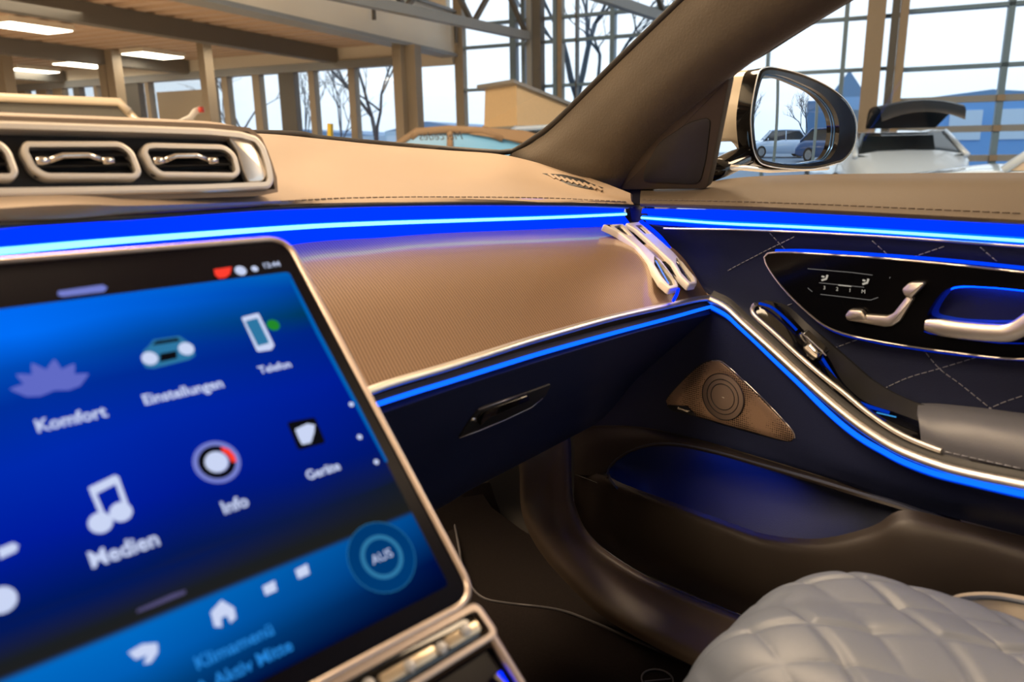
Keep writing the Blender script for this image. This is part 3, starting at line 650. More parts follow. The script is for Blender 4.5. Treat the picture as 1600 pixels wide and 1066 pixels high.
# armrest: leather sweep carrying the chrome
A_px = [(1112, 467), (1138, 480), (1165, 505), (1195, 532), (1250, 582), (1283, 612), (1316, 640), (1348, 665), (1381, 687), (1414, 705), (1463, 724), (1513, 738), (1600, 756), (1750, 785), (2000, 830)]
A_x = [.846, .845, .842, .838, .828, .822, .816, .810, .804, .799, .793, .789, .783, .777, .77]
band_c = rowX(A_px, A_x)
arm = loft('armrest_shelf', [[p+Vector((.004, 0, .010)) for p in band_c], [p+Vector((-.002, 0, .003)) for p in band_c], [p+Vector((-.001, 0, -.012)) for p in band_c], [p+Vector((.02, 0, -.020)) for p in band_c]], BLKM, door, 90, 16, .004)
tube('chrome_band', [p+Vector((-.004, 0, 0)) for p in band_c], .0062, CHR, door, 12, 90, ry=.0050)
B_px = [(1113, 478), (1138, 492), (1158, 510), (1180, 530), (1210, 559), (1250, 597), (1283, 630), (1316, 660), (1348, 684), (1381, 703), (1414, 720), (1463, 738), (1529, 754), (1600, 770), (1750, 800), (2000, 847)]
B_x = [.848, .847, .845, .843, .838, .830, .822, .815, .808, .801, .796, .790, .785, .779, .772, .764]
tube('armrest_light', [p+Vector((-.004, 0, 0)) for p in rowX(B_px, B_x)], .0027, GLOWL, door, 8, 90)
tube('armrest_light', [p+Vector((-.001, 0, -.0030)) for p in rowX(B_px, B_x)], .0026, emit('deep_blue_light', (0, .05, .8), .8), door, 8, 90)
C_px = [(1178, 476), (1173, 482), (1174, 490), (1183, 500), (1206, 520), (1248, 559), (1283, 589), (1316, 615), (1348, 642), (1381, 666), (1414, 685), (1447, 699), (1469, 707)]
C_x = [.846, .846, .845, .843, .838, .828, .822, .816, .810, .804, .799, .795, .793]
tube('chrome_edge', [p+Vector((.004, 0, 0)) for p in rowX(C_px, C_x)], .0030, CHR, door, 10, 70)
# console between the edge and the quilt
con_lo = rowX(C_px[2:]+[(1600, 735), (1800, 772)], [x+.006 for x in C_x[2:]]+[.787, .78])
con_hi = rowX([(1180, 474), (1200, 470), (1222, 480), (1250, 512), (1288, 552), (1310, 590), (1330, 612), (1352, 630), (1390, 648), (1430, 665), (1460, 680), (1600, 705), (1800, 740)], [.858, .864, .868, .868, .866, .864, .862, .860, .856, .852, .848, .845, .84])
loft('armrest_console', [con_lo, [(a+b)/2+Vector((0, 0, .002)) for a, b in zip(con_lo, con_hi)], con_hi], BLK, door, 70, 10, .004)
loft('grip_ledge', [rowX([(1192, 472), (1222, 480), (1252, 512), (1290, 552), (1312, 590), (1334, 615), (1360, 632), (1400, 645), (1440, 660)], [.866, .866, .864, .862, .858, .856, .852, .848, .845]),
                    rowX([(1196, 469), (1230, 478), (1262, 506), (1300, 540), (1330, 566), (1360, 592), (1392, 612), (1425, 627), (1455, 636)], [.872, .872, .868, .862, .858, .856, .852, .850, .85])], BLKM, door, 50, 8, .004)
tube('console_glow', rowX([(1186, 474), (1205, 480), (1225, 496), (1245, 516)], [.852, .852, .854, .856]), .0017, emit('navy_glow', (0, .04, .6), .7), door, 6, 20)
tube('console_glow', rowX([(1285, 560), (1300, 584), (1313, 603), (1330, 622), (1352, 633), (1389, 645)], [.848, .848, .846, .844, .842, .84]), .0019, emit('navy_glow', (0, .04, .6), .7), door, 6, 30)  # ambient light caught on the edge, drawn as a glowing tube
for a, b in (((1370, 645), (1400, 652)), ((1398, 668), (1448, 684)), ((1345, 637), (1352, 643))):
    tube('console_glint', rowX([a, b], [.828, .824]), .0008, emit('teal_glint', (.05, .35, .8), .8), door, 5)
# window switch
FWn = Fr(PX(1268, 541, .838), PX(1290, 561, .836)-PX(1246, 519, .842), Vector((-.6, -.2, .8)))
ws = slab('window_switch', FWn, roundpoly(uvs(FWn, [(1247, 522), (1258, 518), (1292, 550), (1284, 562), (1276, 560), (1246, 530)]), .003), .008, BLK, door, .002, w=.004)
slab('switch_cap', FWn, roundpoly(uvs(FWn, [(1262, 537), (1272, 534), (1284, 546), (1286, 554), (1278, 559), (1268, 550)]), .003), .006, CHRB, ws, .002, w=.008)
tube('switch_trim', [FWn.P(1252, 520, .004), FWn.P(1272, 538, .004), FWn.P(1291, 556, .004)], .0007, CHR, ws, 5)
tube('switch_trim', [FWn.P(1195, 502, .004), FWn.P(1203, 504, .004), FWn.P(1208, 510, .004)], .0004, CHR, ws, 5)
# armrest pad
apad = [rowX([(1440, 700), (1470, 712), (1530, 728), (1600, 745), (1800, 785), (2100, 845)], [.803, .798, .793, .788, .78, .77]),
        rowX([(1437, 668), (1470, 682), (1530, 696), (1600, 710), (1800, 748), (2100, 806)], [.805, .80, .795, .79, .782, .772]),
        rowX([(1434, 645), (1468, 655), (1530, 664), (1600, 676), (1800, 708), (2100, 760)], [.818, .815, .81, .806, .80, .79]),
        rowX([(1434, 634), (1468, 637), (1530, 645), (1600, 655), (1800, 684), (2100, 730)], [.845, .842, .84, .838, .83, .82]),
        rowX([(1440, 630), (1470, 631), (1530, 637), (1600, 646), (1800, 672), (2100, 716)], [.872, .87, .868, .866, .86, .85])]
ap = loft('armrest_pad', apad, mat('slate_leather', (.13, .135, .16), .42, bump=.25, bscale=900, var=.05), door, 60, 24, .006)
stitches('stitching', [(1478, 706), (1540, 720), (1598, 733)], Surf(ap), THR, door, .007, .005, .0005)
# lower leather panel
low = loft('lower_panel', [
    rowX(B_px[:1]+[(1140, 500), (1180, 537), (1250, 604), (1316, 667), (1381, 711), (1463, 742), (1600, 774), (1800, 812), (2100, 870)], [.856, .856, .852, .845, .836, .825, .815, .803, .795, .785]),
    rowX([(1060, 522), (1096, 548), (1150, 590), (1220, 648), (1290, 702), (1360, 740), (1460, 772), (1600, 803), (1800, 842), (2100, 905)], [.852, .852, .850, .846, .838, .830, .822, .814, .805, .795]),
    rowX([(960, 610), (1000, 622), (1080, 650), (1160, 682), (1240, 715), (1330, 752), (1440, 786), (1600, 822), (1800, 862), (2100, 925)], [.852, .852, .852, .850, .846, .842, .836, .830, .82, .81]),
    rowX([(897, 668), (940, 665), (1000, 667), (1090, 686), (1180, 712), (1290, 746), (1410, 787), (1600, 838), (1800, 882), (2100, 950)], [.85, .85, .85, .85, .85, .85, .845, .838, .83, .82])], NAVY, door, 90, 36, .005)
SL = Surf(low)
# speaker
pa, pb_, pc_ = SL.at(1060, 620), SL.at(1220, 670), SL.at(1120, 575)
FK = Fr(SL.at(1130, 622, .002), pb_-pa, pc_-SL.at(1130, 655))
spk = uvs(FK, [(1043, 631), (1043, 623), (1060, 603), (1086, 578), (1104, 566), (1118, 564), (1129, 567), (1159, 594), (1188, 621), (1217, 651), (1238, 674), (1241, 685), (1230, 689), (1187, 678), (1141, 665), (1084, 649), (1051, 640)])
spk = [Vector((p.x, p.y)) for p in spline([Vector((p.x, p.y, 0)) for p in spk], 90, True)]
def meshmat():
    m = bpy.data.materials.new('perforated_bronze'); m.use_nodes = True; n = m.node_tree; b = n.nodes['Principled BSDF']
    t = n.nodes.new('ShaderNodeTexCoord'); vo = n.nodes.new('ShaderNodeTexVoronoi'); vo.inputs['Scale'].default_value = 360; vo.inputs['Randomness'].default_value = .12
    cr = n.nodes.new('ShaderNodeValToRGB'); cr.color_ramp.elements[0].position = .30; cr.color_ramp.elements[0].color = (.015, .011, .009, 1); cr.color_ramp.elements[1].position = .42; cr.color_ramp.elements[1].color = (.50, .34, .24, 1)
    n.links.new(t.outputs['Object'], vo.inputs['Vector']); n.links.new(vo.outputs['Distance'], cr.inputs[0]); n.links.new(cr.outputs[0], b.inputs['Base Color'])
    b.inputs['Metallic'].default_value = .75; b.inputs['Roughness'].default_value = .38; return m
BRZ = mat('bronze', (.36, .27, .22), .42, .6)
sp = slab('speaker', FK, inset(spk, -.0015), .006, BLKM, door, .001, w=.0005)
slab('grille', FK, spk, .004, meshmat(), sp, .0012, w=.002, dome=.0008)
c0 = FK.uv(1130, 620, .003)
tube('grille_edge', [FK.P(x, y, .002) for x, y in ((1112, 564), (1129, 566), (1159, 592), (1188, 619), (1217, 649), (1239, 674), (1242, 685))], .0007, CHR, sp, 6, 30)
k_ = (Vector(FK.uv(1130, 585, .003))-Vector(c0)).length
slab('speaker_disc', FK, circle(c0, k_*1.02, 48), .002, BRZ, sp, .0004, w=.0045)
for r in (1.03, .78, .58): tube('ring', [FK.p(p.x, p.y, .0046) for p in circle(c0, k_*r, 48)], .0006, BLKM, sp, 6, closed=True)
text('disc_mark', '~', FK, 1130, 621, .006, CHRB, sp, w=.0048)
slab('logo_plate', FK, roundpoly(uvs(FK, [(1045, 632), (1076, 634), (1090, 649), (1084, 649), (1052, 640)]), .002), .002, BLKM, sp, .0004, w=.0045)
text('logo', 'Burmester', FK, 1067, 640, .0034, CHRB, sp, w=.0047, shear=.4, sx=.9)
# pocket ledge, bowl and outer wall
up_e = [(951, 742), (953, 732), (969, 716), (1003, 700), (1044, 695), (1106, 705), (1175, 724), (1261, 748), (1347, 774), (1409, 793), (1500, 830)]
lo_e = [(951, 744), (969, 753), (1003, 766), (1072, 791), (1141, 816), (1192, 833), (1244, 840), (1295, 839), (1364, 821), (1420, 800), (1500, 835)]
LED = mat('ledge_plastic', (.030, .023, .019), .45, spec=.35, bump=.2, bscale=1200, var=.08)
seam = rowX([(896, 670), (910, 667), (940, 665), (1000, 667), (1090, 686), (1180, 713), (1290, 747), (1350, 767), (1412, 789), (1500, 812)], .852)
loft('pocket_ledge', [seam, rowX([(898, 715), (915, 706), (945, 695), (1000, 683), (1070, 690), (1150, 710), (1250, 740), (1345, 768), (1411, 791), (1500, 822)], .838),
     rowX([(899, 742), (938, 743), (951, 733), (969, 716), (1003, 700), (1044, 695), (1106, 705), (1200, 731), (1347, 774), (1411, 793)], .832)], LED, door, 70, 14, .003)
tube('pocket_seam', seam[1:], .0013, BRWN, door, 6, 60)
loft('pocket_bowl', [rowX(up_e, [.833]*11), rowX([(x, y-7) for x, y in up_e], [.84]+[.885]*8+[.86, .84]), rowX([(954, 746), (960, 742), (985, 738), (1020, 738), (1060, 742), (1110, 754), (1180, 774), (1261, 792), (1340, 801), (1400, 806), (1500, 834)], [.83, .86, .895, .90, .90, .90, .90, .90, .89, .86, .84]),
     rowX([(953, 746), (969, 765), (1003, 785), (1072, 815), (1141, 840), (1192, 860), (1244, 868), (1295, 860), (1364, 840), (1420, 815), (1500, 840)], [.80, .80, .87, .88, .88, .88, .88, .875, .85, .82, .81])], mat('pocket_lining', (.05, .06, .10), .6, bump=.3, bscale=600), door, 70, 24, .003)
loft('pocket_wall', [
    rowX([(897, 708), (925, 736), (951, 745), (969, 754), (1003, 767), (1072, 792), (1141, 817), (1192, 834), (1244, 841), (1295, 840), (1364, 822), (1412, 797), (1500, 815), (1600, 838), (1800, 885)], [.845, .838, .815, .808, .80, .793, .79, .79, .79, .79, .795, .80, .81, .815, .81]),
    rowX([(897, 730), (922, 752), (950, 763), (968, 772), (1003, 786), (1072, 812), (1141, 838), (1192, 856), (1244, 866), (1295, 868), (1364, 855), (1420, 838), (1510, 850), (1620, 880), (1820, 930)], [.842, .830, .800, .795, .785, .775, .772, .772, .772, .772, .776, .78, .79, .79, .79]),
    rowX([(897, 762), (918, 800), (950, 830), (975, 845), (1010, 860), (1080, 890), (1150, 920), (1210, 945), (1270, 965), (1330, 975), (1400, 975), (1460, 960), (1550, 965), (1660, 985), (1860, 1030)], [.842, .826, .800, .795, .788, .78, .775, .772, .772, .772, .776, .78, .79, .79, .79]),
    rowX([(897, 785), (912, 822), (935, 850), (960, 868), (1000, 893), (1070, 924), (1150, 957), (1210, 982), (1280, 1010), (1340, 1030), (1420, 1050), (1500, 1065), (1600, 1080), (1700, 1095), (1900, 1130)], [.842, .832, .825, .822, .82, .82, .82, .82, .82, .82, .82, .82, .82, .82, .82])], LED, door, 90, 36, .004)
tube('wall_seam', rowX([(899, 742), (915, 748), (938, 757), (951, 745)], [.835, .828, .818, .812]), .0007, BLKM, door, 5)
pl = bpy.data.lights.new('pocket_light', 'AREA'); pl.energy = .12; pl.color = (0, .08, 1); pl.size = .25; pl.shape = 'RECTANGLE'; pl.size_y = .01
plo = bpy.data.objects.new('pocket_light', pl); COL.objects.link(plo); plo.location = PX(1100, 699, .868); plo.rotation_euler = (0, math.radians(-8), math.radians(90))
# mirror triangle
FT = Fr(PX(1060, 230, .875), (.0, -1, 0), (-.35, 0, 1))
tri = slab('corner_panel', FT, [Vector((p.x, p.y)) for p in roundpoly(uvs(FT, [(968, 297), (985, 262), (1030, 207), (1108, 140), (1140, 120), (1128, 180), (1112, 262), (1104, 296)]), .008)], .012, BRWN, door, .002, w=0)
slab('tweeter_cover', FT, roundpoly(uvs(FT, [(1008, 262), (1030, 222), (1078, 190), (1112, 182), (1104, 250), (1094, 288), (1004, 284)]), .012), .004, BLKM, tri, .0015, w=.002)
# window pane
def sidep(px, py, x0):
    r = ray(px, py); return C0+r*(x0/(r.x+.35*r.z))
pane = [[sidep(x, y, .945) for x, y in row] for row in (((1109, 285), (1300, 281), (1600, 279), (2300, 270)), ((1150, 125), (1330, 120), (1600, 115), (2300, 100)), ((1330, -12), (1500, -20), (1800, -60), (2300, -100)))]
GLS = glass('clear_glass', (.97, .985, 1), .5)
v, f = grid(pane, 14, 10); mk('window_pane', v, f, GLS, door)
tube('window_seal', [sidep(x, y, .93) for x, y in ((1106, 292), (1118, 220), (1140, 122), (1200, 78), (1326, -1), (1500, -100))], .0035, BLKM, door, 6, 40)
# outer skin of the door
loft('outer_skin', [[Vector((.945, .62, H-.055)), Vector((.95, .2, H-.05)), Vector((.95, -.5, H-.05))], [Vector((1.02, .62, H-.15)), Vector((1.03, .2, H-.15)), Vector((1.03, -.5, H-.15))], [Vector((1.02, .62, H-.70)), Vector((1.03, .2, H-.72)), Vector((1.03, -.5, H-.72))]], mat('white_paint', (.75, .70, .62), .2, coat=1), door, 12, 12, .004)

# ================================================================== A PILLAR, WINDSHIELD, ROOF
pil = thing('windshield_pillar', 'brown suede windshield pillar running diagonally between windshield and side window', 'pillar', PX(900, 280, .87))
loft('lining', [
    [sidep(785, 262, .905)]+[sidep(x, y, .885) for x, y in ((795, 243), (835, 222), (872, 192), (962, 103), (1067, 2), (1172, -100), (1500, -420))],
    [sidep(832, 282, .905)]+[sidep(x, y, .862) for x, y in ((835, 256), (880, 225), (925, 190), (1010, 110), (1110, 20), (1215, -80), (1540, -380))],
    [sidep(915, 304, .905)]+[sidep(x, y, .850) for x, y in ((910, 278), (945, 240), (995, 190), (1070, 118), (1190, 30), (1300, -55), (1620, -300))],
    [sidep(978, 322, .905)]+[sidep(x, y, .870) for x, y in ((962, 296), (985, 258), (1035, 204), (1114, 138), (1196, 78.5), (1323, -.5), (1700, -240))],
    [sidep(1004, 326, .905)]+[sidep(x, y, .900) for x, y in ((975, 300), (1000, 265), (1045, 210), (1122, 140), (1200, 79), (1326, 0), (1700, -236))]], SUEDE, pil, 60, 30, .004)
fr_pts = [W(-.9, 1.12, .03), W(0, 1.15, .032), PY(410, 207.5, 1.13), PY(500, 215.5, 1.13), PY(600, 224.5, 1.11), PY(700, 232.5, 1.03), PY(770, 237.5, .94), sidep(800, 237, .89), sidep(835, 216, .89), sidep(871, 188, .89), sidep(961, 99, .89), sidep(1066, -2, .89), sidep(1172, -103, .89), sidep(1500, -425, .89)]
ws_ = thing('windshield', 'clear windshield with black printed border above the dashboard', 'windshield', (.1, 1.15, H))
tube('black_border', fr_pts, .0046, BLKM, ws_, 8, 120, ry=.0046)
v, f = grid([[W(-.85, 1.13, .02), W(0, 1.17, .02), W(.5, 1.14, .02), W(.80, 1.0, .005)], [W(-.8, .75, .20), W(.0, .78, .20), W(.45, .76, .20), W(.82, .62, .14)], [W(-.75, .22, .42), W(0, .24, .43), W(.45, .23, .42), W(.76, .15, .38)]], 20, 14)
mk('pane', v, f, GLS, ws_)
roof = thing('roof_lining', 'unseen car roof lining added to shade the seats, behind the windshield', 'car roof', (.1, -.6, H+.42))  # out of view, built to darken the cabin
loft('panel', [[W(-.62, .22, .42), W(.1, .24, .44), W(.80, .16, .40)], [W(-.64, -.8, .46), W(.1, -.8, .49), W(.82, -.8, .45)], [W(-.6, -1.6, .36), W(.1, -1.65, .40), W(.78, -1.6, .36)]], mat('headliner', (.50, .46, .41), .9), roof, 14, 14, .02)
shell = thing('car_body_side', 'unseen driver side body shell and rear bulkhead added to shade the car interior', 'car body', (-.7, -.4, H-.8))
SHL = mat('shell_reflection_tan', (.30, .24, .18), .6); MB().box(W(-.68, .2, -.45), (.06, 2.6, .75)).build('side_panel', SHL, shell); MB().box(W(.1, -1.75, -.4), (1.6, .06, .8)).build('rear_bulkhead', SHL, shell)  # unseen panels for shade; tan chosen for what the chrome reflects
MB().box(W(.985, .97, -.50), (.02, .9, .80)).build('inner_wall', BLKM, shell); MB().box(W(.1, 1.42, -.45), (1.7, .02, .8)).build('front_bulkhead', BLKM, shell)  # dark walls added to stop light leaking through the seams

# ================================================================== FLOOR, SILL, MAT
kick = thing('sill_trim', 'brown plastic sill and kick panel curving between carpet and door', 'trim', PX(900, 850, .82))
s_hi = [(868, 600), (890, 675), (893, 740), (896, 780), (912, 822), (940, 855), (1000, 895), (1070, 927), (1160, 963), (1280, 1012), (1420, 1060), (1600, 1110), (1900, 1180)]
s_mi = [(835, 620), (858, 700), (860, 765), (868, 806), (885, 838), (915, 872), (965, 915), (1040, 958), (1130, 995), (1250, 1040), (1400, 1090), (1600, 1140), (1900, 1210)]
s_lo = [(800, 640), (820, 710), (824, 780), (838, 822), (862, 860), (895, 897), (945, 945), (1010, 985), (1100, 1030), (1220, 1080), (1400, 1140), (1600, 1190), (1900, 1260)]
loft('panel', [rowX(s_hi, .862), rowX([(a-8, b+5) for a, b in s_hi], .85), rowX(s_mi, .835), rowX(s_lo, .80), rowX([(a-10, b+14) for a, b in s_lo], .795)], mat('sill_plastic', (.12, .088, .064), .42, bump=.2, bscale=1200, var=.08), kick, 90, 24, .003)
tube('seam', rowX(s_hi[3:], .848), .0007, mat('thin_seam', (.2, .18, .17), .4), kick, 5, 60)
fl_ = thing('carpet', 'dark carpet lining the passenger footwell', 'carpet', W(.5, .5, -.74))
def ZF(px, py, z=-.70): return PZ(px, py, z)
cz = -.70
loft('footwell', [[W(.22, 1.35, -.30), W(.55, 1.35, -.30), W(.95, 1.35, -.30)], [W(.22, 1.15, -.60), W(.55, 1.15, -.60), W(.95, 1.15, -.60)], [W(.22, .98, cz-.01), W(.55, .98, cz-.01), W(.95, .98, cz-.01)], [W(.22, .4, cz-.02), W(.55, .4, cz-.02), W(.95, .4, cz-.02)], [W(.22, -1.7, cz-.02), W(.55, -1.7, cz-.02), W(.95, -1.7, cz-.02)]], CARP, fl_, 12, 40, .01)
mtt = thing('floor_mat', 'dark floor mat with stitched edge in the passenger footwell', 'floor mat', W(.5, .6, cz))
mo = [(706, 800), (716, 850), (722, 885), (735, 915), (755, 935), (790, 943), (870, 953), (925, 972), (1000, 1005), (1070, 1035), (1160, 1075)]
edge = [W(.34, 1.12, -.62)]*0+[PZ(x, y, cz+.004) for x, y in mo]
FM = Fr(W(.6, .6, cz+.004), (1, 0, 0), (0, 1, 0))
mpoly = [(p-FM.o) for p in edge]; mpoly = [Vector((p.x, p.y)) for p in mpoly]; 
last = mpoly[-1]
poly = mpoly+[Vector((last.x+.02, -.9)), Vector((-.25, -.9)), Vector((-.25, mpoly[0].y))]
# the mat lies on the near side of its seam in the photo only where it rises to the firewall
slab('rug', FM, roundpoly(poly, .01), .008, mat('mat_pile', (.016, .012, .011), .95, spec=.08, bump=1, bscale=1800, var=.4, vscale=350), mtt, .003, w=0)
tube('piping', edge, .0028, mat('mat_piping', (.06, .055, .06), .6), mtt, 6, 70)
Ff = Fr(PZ(1027, 1062, cz+.006), (1, 0, 0), (0, 1, 0)); tube('fastener', [Ff.p(p.x, p.y) for p in circle((0, 0), .021, 28)], .0012, mat('grey_plastic', (.12, .12, .14), .4), mtt, 6, closed=True)
tube('fastener', [Ff.p(-.015, .01), Ff.p(.014, -.012)], .001, mat('grey_plastic', (.12, .12, .14), .4), mtt, 5)
rst = thing('foot_rest', 'dark carpeted panel with rounded corner deep in the passenger footwell', 'panel', W(.75, 1.0, cz))
FRr = Fr(PY(760, 830, 1.05), (1, -.1, 0), (0, .5, 1))
slab('pad', FRr, roundpoly(uvs(FRr, [(715, 775), (745, 755), (803, 752), (806, 790), (802, 845), (770, 830), (735, 806)]), .02), .01, CARP, rst, .003, w=.004)

# ================================================================== SEAT
seat = thing('passenger_seat', 'grey quilted leather passenger seat cushion at the lower right', 'seat', W(.47, 0, cz))
X0, X1, Y0, Y1, ZT = .419, .721, -.20, .355, -.359
def seat_pt(r, th):
    c, s_ = math.cos(th), math.sin(th); sg = lambda q: (abs(q)**(2/3.98))*(1 if q >= 0 else -1)
    x = (X0+X1)/2+sg(c)*r*(X1-X0)/2; y = (Y0+Y1)/2+sg(s_)*r*(Y1-Y0)/2
    z = ZT-.231*r**8-.026*r*r
    p, q = (x*.81-y*.59-.381)/.078, (x*.895+y*.446-.663)/.085
    k = min(1, (1-r)/.04)
    d = min(abs(p-round(p))*.078, abs(q-round(q))*.085); z += k*(-.0035*math.exp(-(d/.0045)**2)+.006*(math.cos(math.pi*(p-round(p)))*math.cos(math.pi*(q-round(q))))**.5)
    if y < .20 and x < (X0+X1)/2:
        u = min(1, (.20-y)/.20); u = u*u*(3-2*u); x -= ((X0+X1)/2-x)*1.1*u
    if y < .05: y -= (.05-y)*.9
    return W(x, y, z)
nr, nt_ = 130, 420; v = [seat_pt(0, 0)]; f = []
for i in range(1, nr+1):
    rr_ = (i/nr)**.8
    for j in range(nt_): v.append(seat_pt(rr_, 2*math.pi*j/nt_))
for j in range(nt_): f.append((0, 1+j, 1+(j+1) % nt_))
for i in range(nr-1):
    for j in range(nt_): f.append((1+i*nt_+j, 1+(i+1)*nt_+j, 1+(i+1)*nt_+(j+1) % nt_, 1+i*nt_+(j+1) % nt_))
st = len(v); base = 1+(nr-1)*nt_; v += [Vector((q.x, q.y, H-.685)) for q in v[base:base+nt_]]
for j in range(nt_): f.append((base+j, st+j, st+(j+1) % nt_, base+(j+1) % nt_))
cus = mk('cushion', v, f, SEATM, seat, True)
# outer bolster / seat side shell
loft('side_bolster', [rowX([(1478, 938), (1500, 928), (1545, 925), (1600, 932), (1700, 955), (1900, 1010)], [.70, .74, .765, .775, .775, .775]),
                      rowX([(1490, 945), (1510, 938), (1550, 938), (1600, 946), (1700, 970), (1900, 1030)], [.70, .735, .757, .765, .765, .765]),
                      rowX([(1500, 965), (1520, 965), (1560, 985), (1600, 1015), (1700, 1060), (1900, 1130)], [.70, .73, .745, .75, .75, .75])], mat('cream_leather', (.42, .37, .31), .45, bump=.2), seat, 40, 14, .004)
tube('bolster_piping', rowX([(1484, 941), (1510, 935), (1550, 934), (1600, 942), (1700, 966)], [.70, .735, .757, .765, .765]), .0022, SEATM, seat, 6, 40)

# ================================================================== WING MIRROR
nm = Vector((-math.sin(math.radians(20.6)), -math.cos(math.radians(20.6)), -.012)).normalized()
FM2 = Fr(PX(1240, 185, 1.08), Vector((-nm.y, nm.x, 0)), Vector((0, 0, 1)))
mir = thing('wing_mirror', 'white wing mirror with glossy black surround outside the passenger window', 'mirror', FM2.P(1160, 262))
gp = uvs(FM2, [(1187, 118.5), (1196, 117), (1219, 121), (1246, 132), (1269, 143.5), (1287, 159.5), (1298, 177), (1303, 197), (1302, 218), (1298, 234), (1287, 249), (1269, 253), (1237, 257), (1210, 255), (1183.5, 249), (1174.6, 238), (1169, 215), (1170, 183), (1176, 149), (1182, 127)])
op = uvs(FM2, [(1185, 108), (1201, 106), (1237, 114), (1273, 128), (1301, 145), (1319, 163), (1330, 186), (1331.5, 208), (1326, 233), (1312, 250.5), (1299, 256), (1264, 264), (1219, 263), (1189, 257.6), (1178, 250), (1171, 233), (1167, 197), (1168, 170), (1174, 135), (1179, 115)])
gp = [Vector((p.x, p.y)) for p in spline([p.to_3d() for p in gp], 96, True)]; op = [Vector((p.x, p.y)) for p in spline([p.to_3d() for p in op], 96, True)]
slab('surround', FM2, op, .035, BLK, mir, .004, w=.010, holes=[gp])
v = []; gc = sum(gp, Vector((0, 0)))/96; R_ = 2.0
for s in [i/24 for i in range(24, 0, -1)]:
    v += [FM2.p(*(gc+(p-gc)*s), -R_+math.sqrt(R_*R_-((p-gc)*s).length_squared)) for p in gp]
f = [(k*96+i, k*96+(i+1) % 96, (k+1)*96+(i+1) % 96, (k+1)*96+i) for k in range(23) for i in range(96)]
v.append(FM2.p(gc.x, gc.y, 0)); f += [(23*96+i, 23*96+(i+1) % 96, len(v)-1) for i in range(96)]
mk('mirror_glass', v, f, mat('mirror_silver', (.93, .95, .98), 0.0, 1), mir, True)
tube('glass_rim', [FM2.p(p.x, p.y, .0005) for p in gp], .0014, mat('blue_rim', (.10, .25, .55), .2, .5), mir, 6, closed=True)
tube('surround_edge', [FM2.p(p.x, p.y, .008) for p in op], .0009, CHR, mir, 6, closed=True)
v = []; WP = mat('cream_paint', (.72, .63, .50), .22, coat=1)
cc = Vector((gc.x-.01, gc.y+.012))
ov = [p for p in op]
for s, d, du in ((1.0, -.022, 0), (1.01, -.035, -.002), (1.0, -.055, -.006), (.93, -.085, -.012), (.78, -.108, -.018), (.5, -.124, -.022), (.15, -.130, -.024)):
    v += [FM2.p(cc.x+(p.x-cc.x)*s+du, max(cc.y+(p.y-cc.y)*s, -.030 if d < -.03 else -9), d) for p in ov]
f = [(k*96+i, k*96+(i+1) % 96, (k+1)*96+(i+1) % 96, (k+1)*96+i) for k in range(6) for i in range(96)]+[tuple(6*96+i for i in range(96))]
mk('shell', v, f, WP, mir, True)
mb = MB(); A0 = FM2.P(1168, 240, -.05)
mb.tube([PX(1108, 268, .94), PX(1125, 262, .97), PX(1150, 250, 1.0), A0+Vector((.02, 0, 0)), A0+Vector((.06, 0, .005))], .022, 12, ry=.014)
mb.build('arm', BLK, mir, True)
mb = MB(); mb.tube([PX(1112, 262, .945), PX(1160, 262, .98), FM2.P(1200, 266, -.02), FM2.P(1290, 262, -.03)], .008, 8, ry=.004); mb.build('lower_edge', CHR, mir, True)
bl_ = bpy.data.lights.new('handle_bowl_light', 'AREA'); bl_.energy = .035; bl_.color = (0, .10, 1); bl_.shape = 'RECTANGLE'; bl_.size = .006; bl_.size_y = .08
blo = bpy.data.objects.new('handle_bowl_light', bl_); COL.objects.link(blo); blo.location = FC.P(1550, 446, -.008); blo.rotation_euler = (0, math.radians(-50), 0)
# ================================================================== SHOWROOM
CONC = mat('tile_floor', (.42, .38, .33), .25, var=.1, vscale=3)
BEI = mat('backlit_beige_steel', (.24, .20, .145), .5, var=.05)  # beige darkened in the colour because the steel stands backlit
DKS = mat('dark_steel', (.06, .065, .065), .5)
GRS = mat('grey_steel', (.22, .25, .27), .45)
BLS = mat('blue_grey_steel', (.12, .22, .32), .45)
CRW = mat('cream_wall', (.86, .80, .68), .6, var=.03)
def struct(o): o['kind'] = 'structure'; return o
def gmesh(name, boxes, m, parent=None):
    mb = MB()
    for b in boxes: mb.gbox(*b)
    return mb.build(name, m, parent)
struct(gmesh('floor', [(-14, 40, -14, 16.3, -.1, 0)], CONC))
struct(gmesh('ground', [(-120, 160, -60, 200, -.4, -.12)], mat('haze_blue_asphalt', (.13, .19, .27), .8, var=.15, vscale=.6)))  # outdoor haze put into the ground's blue
struct(gmesh('wall_left', [(-14, 40, -14.3, -14, 0, 8.3)], CRW))
struct(gmesh('wall_far', [(39.7, 40, -14, 16.2, 0, 8.3)], CRW))
def corrug():
    m = bpy.data.materials.new('corrugated_ceiling'); m.use_nodes = True; n = m.node_tree; b = n.nodes['Principled BSDF']
    b.inputs['Base Color'].default_value = (.50, .37, .27, 1); b.inputs['Roughness'].default_value = .6; return m
CEI = corrug()
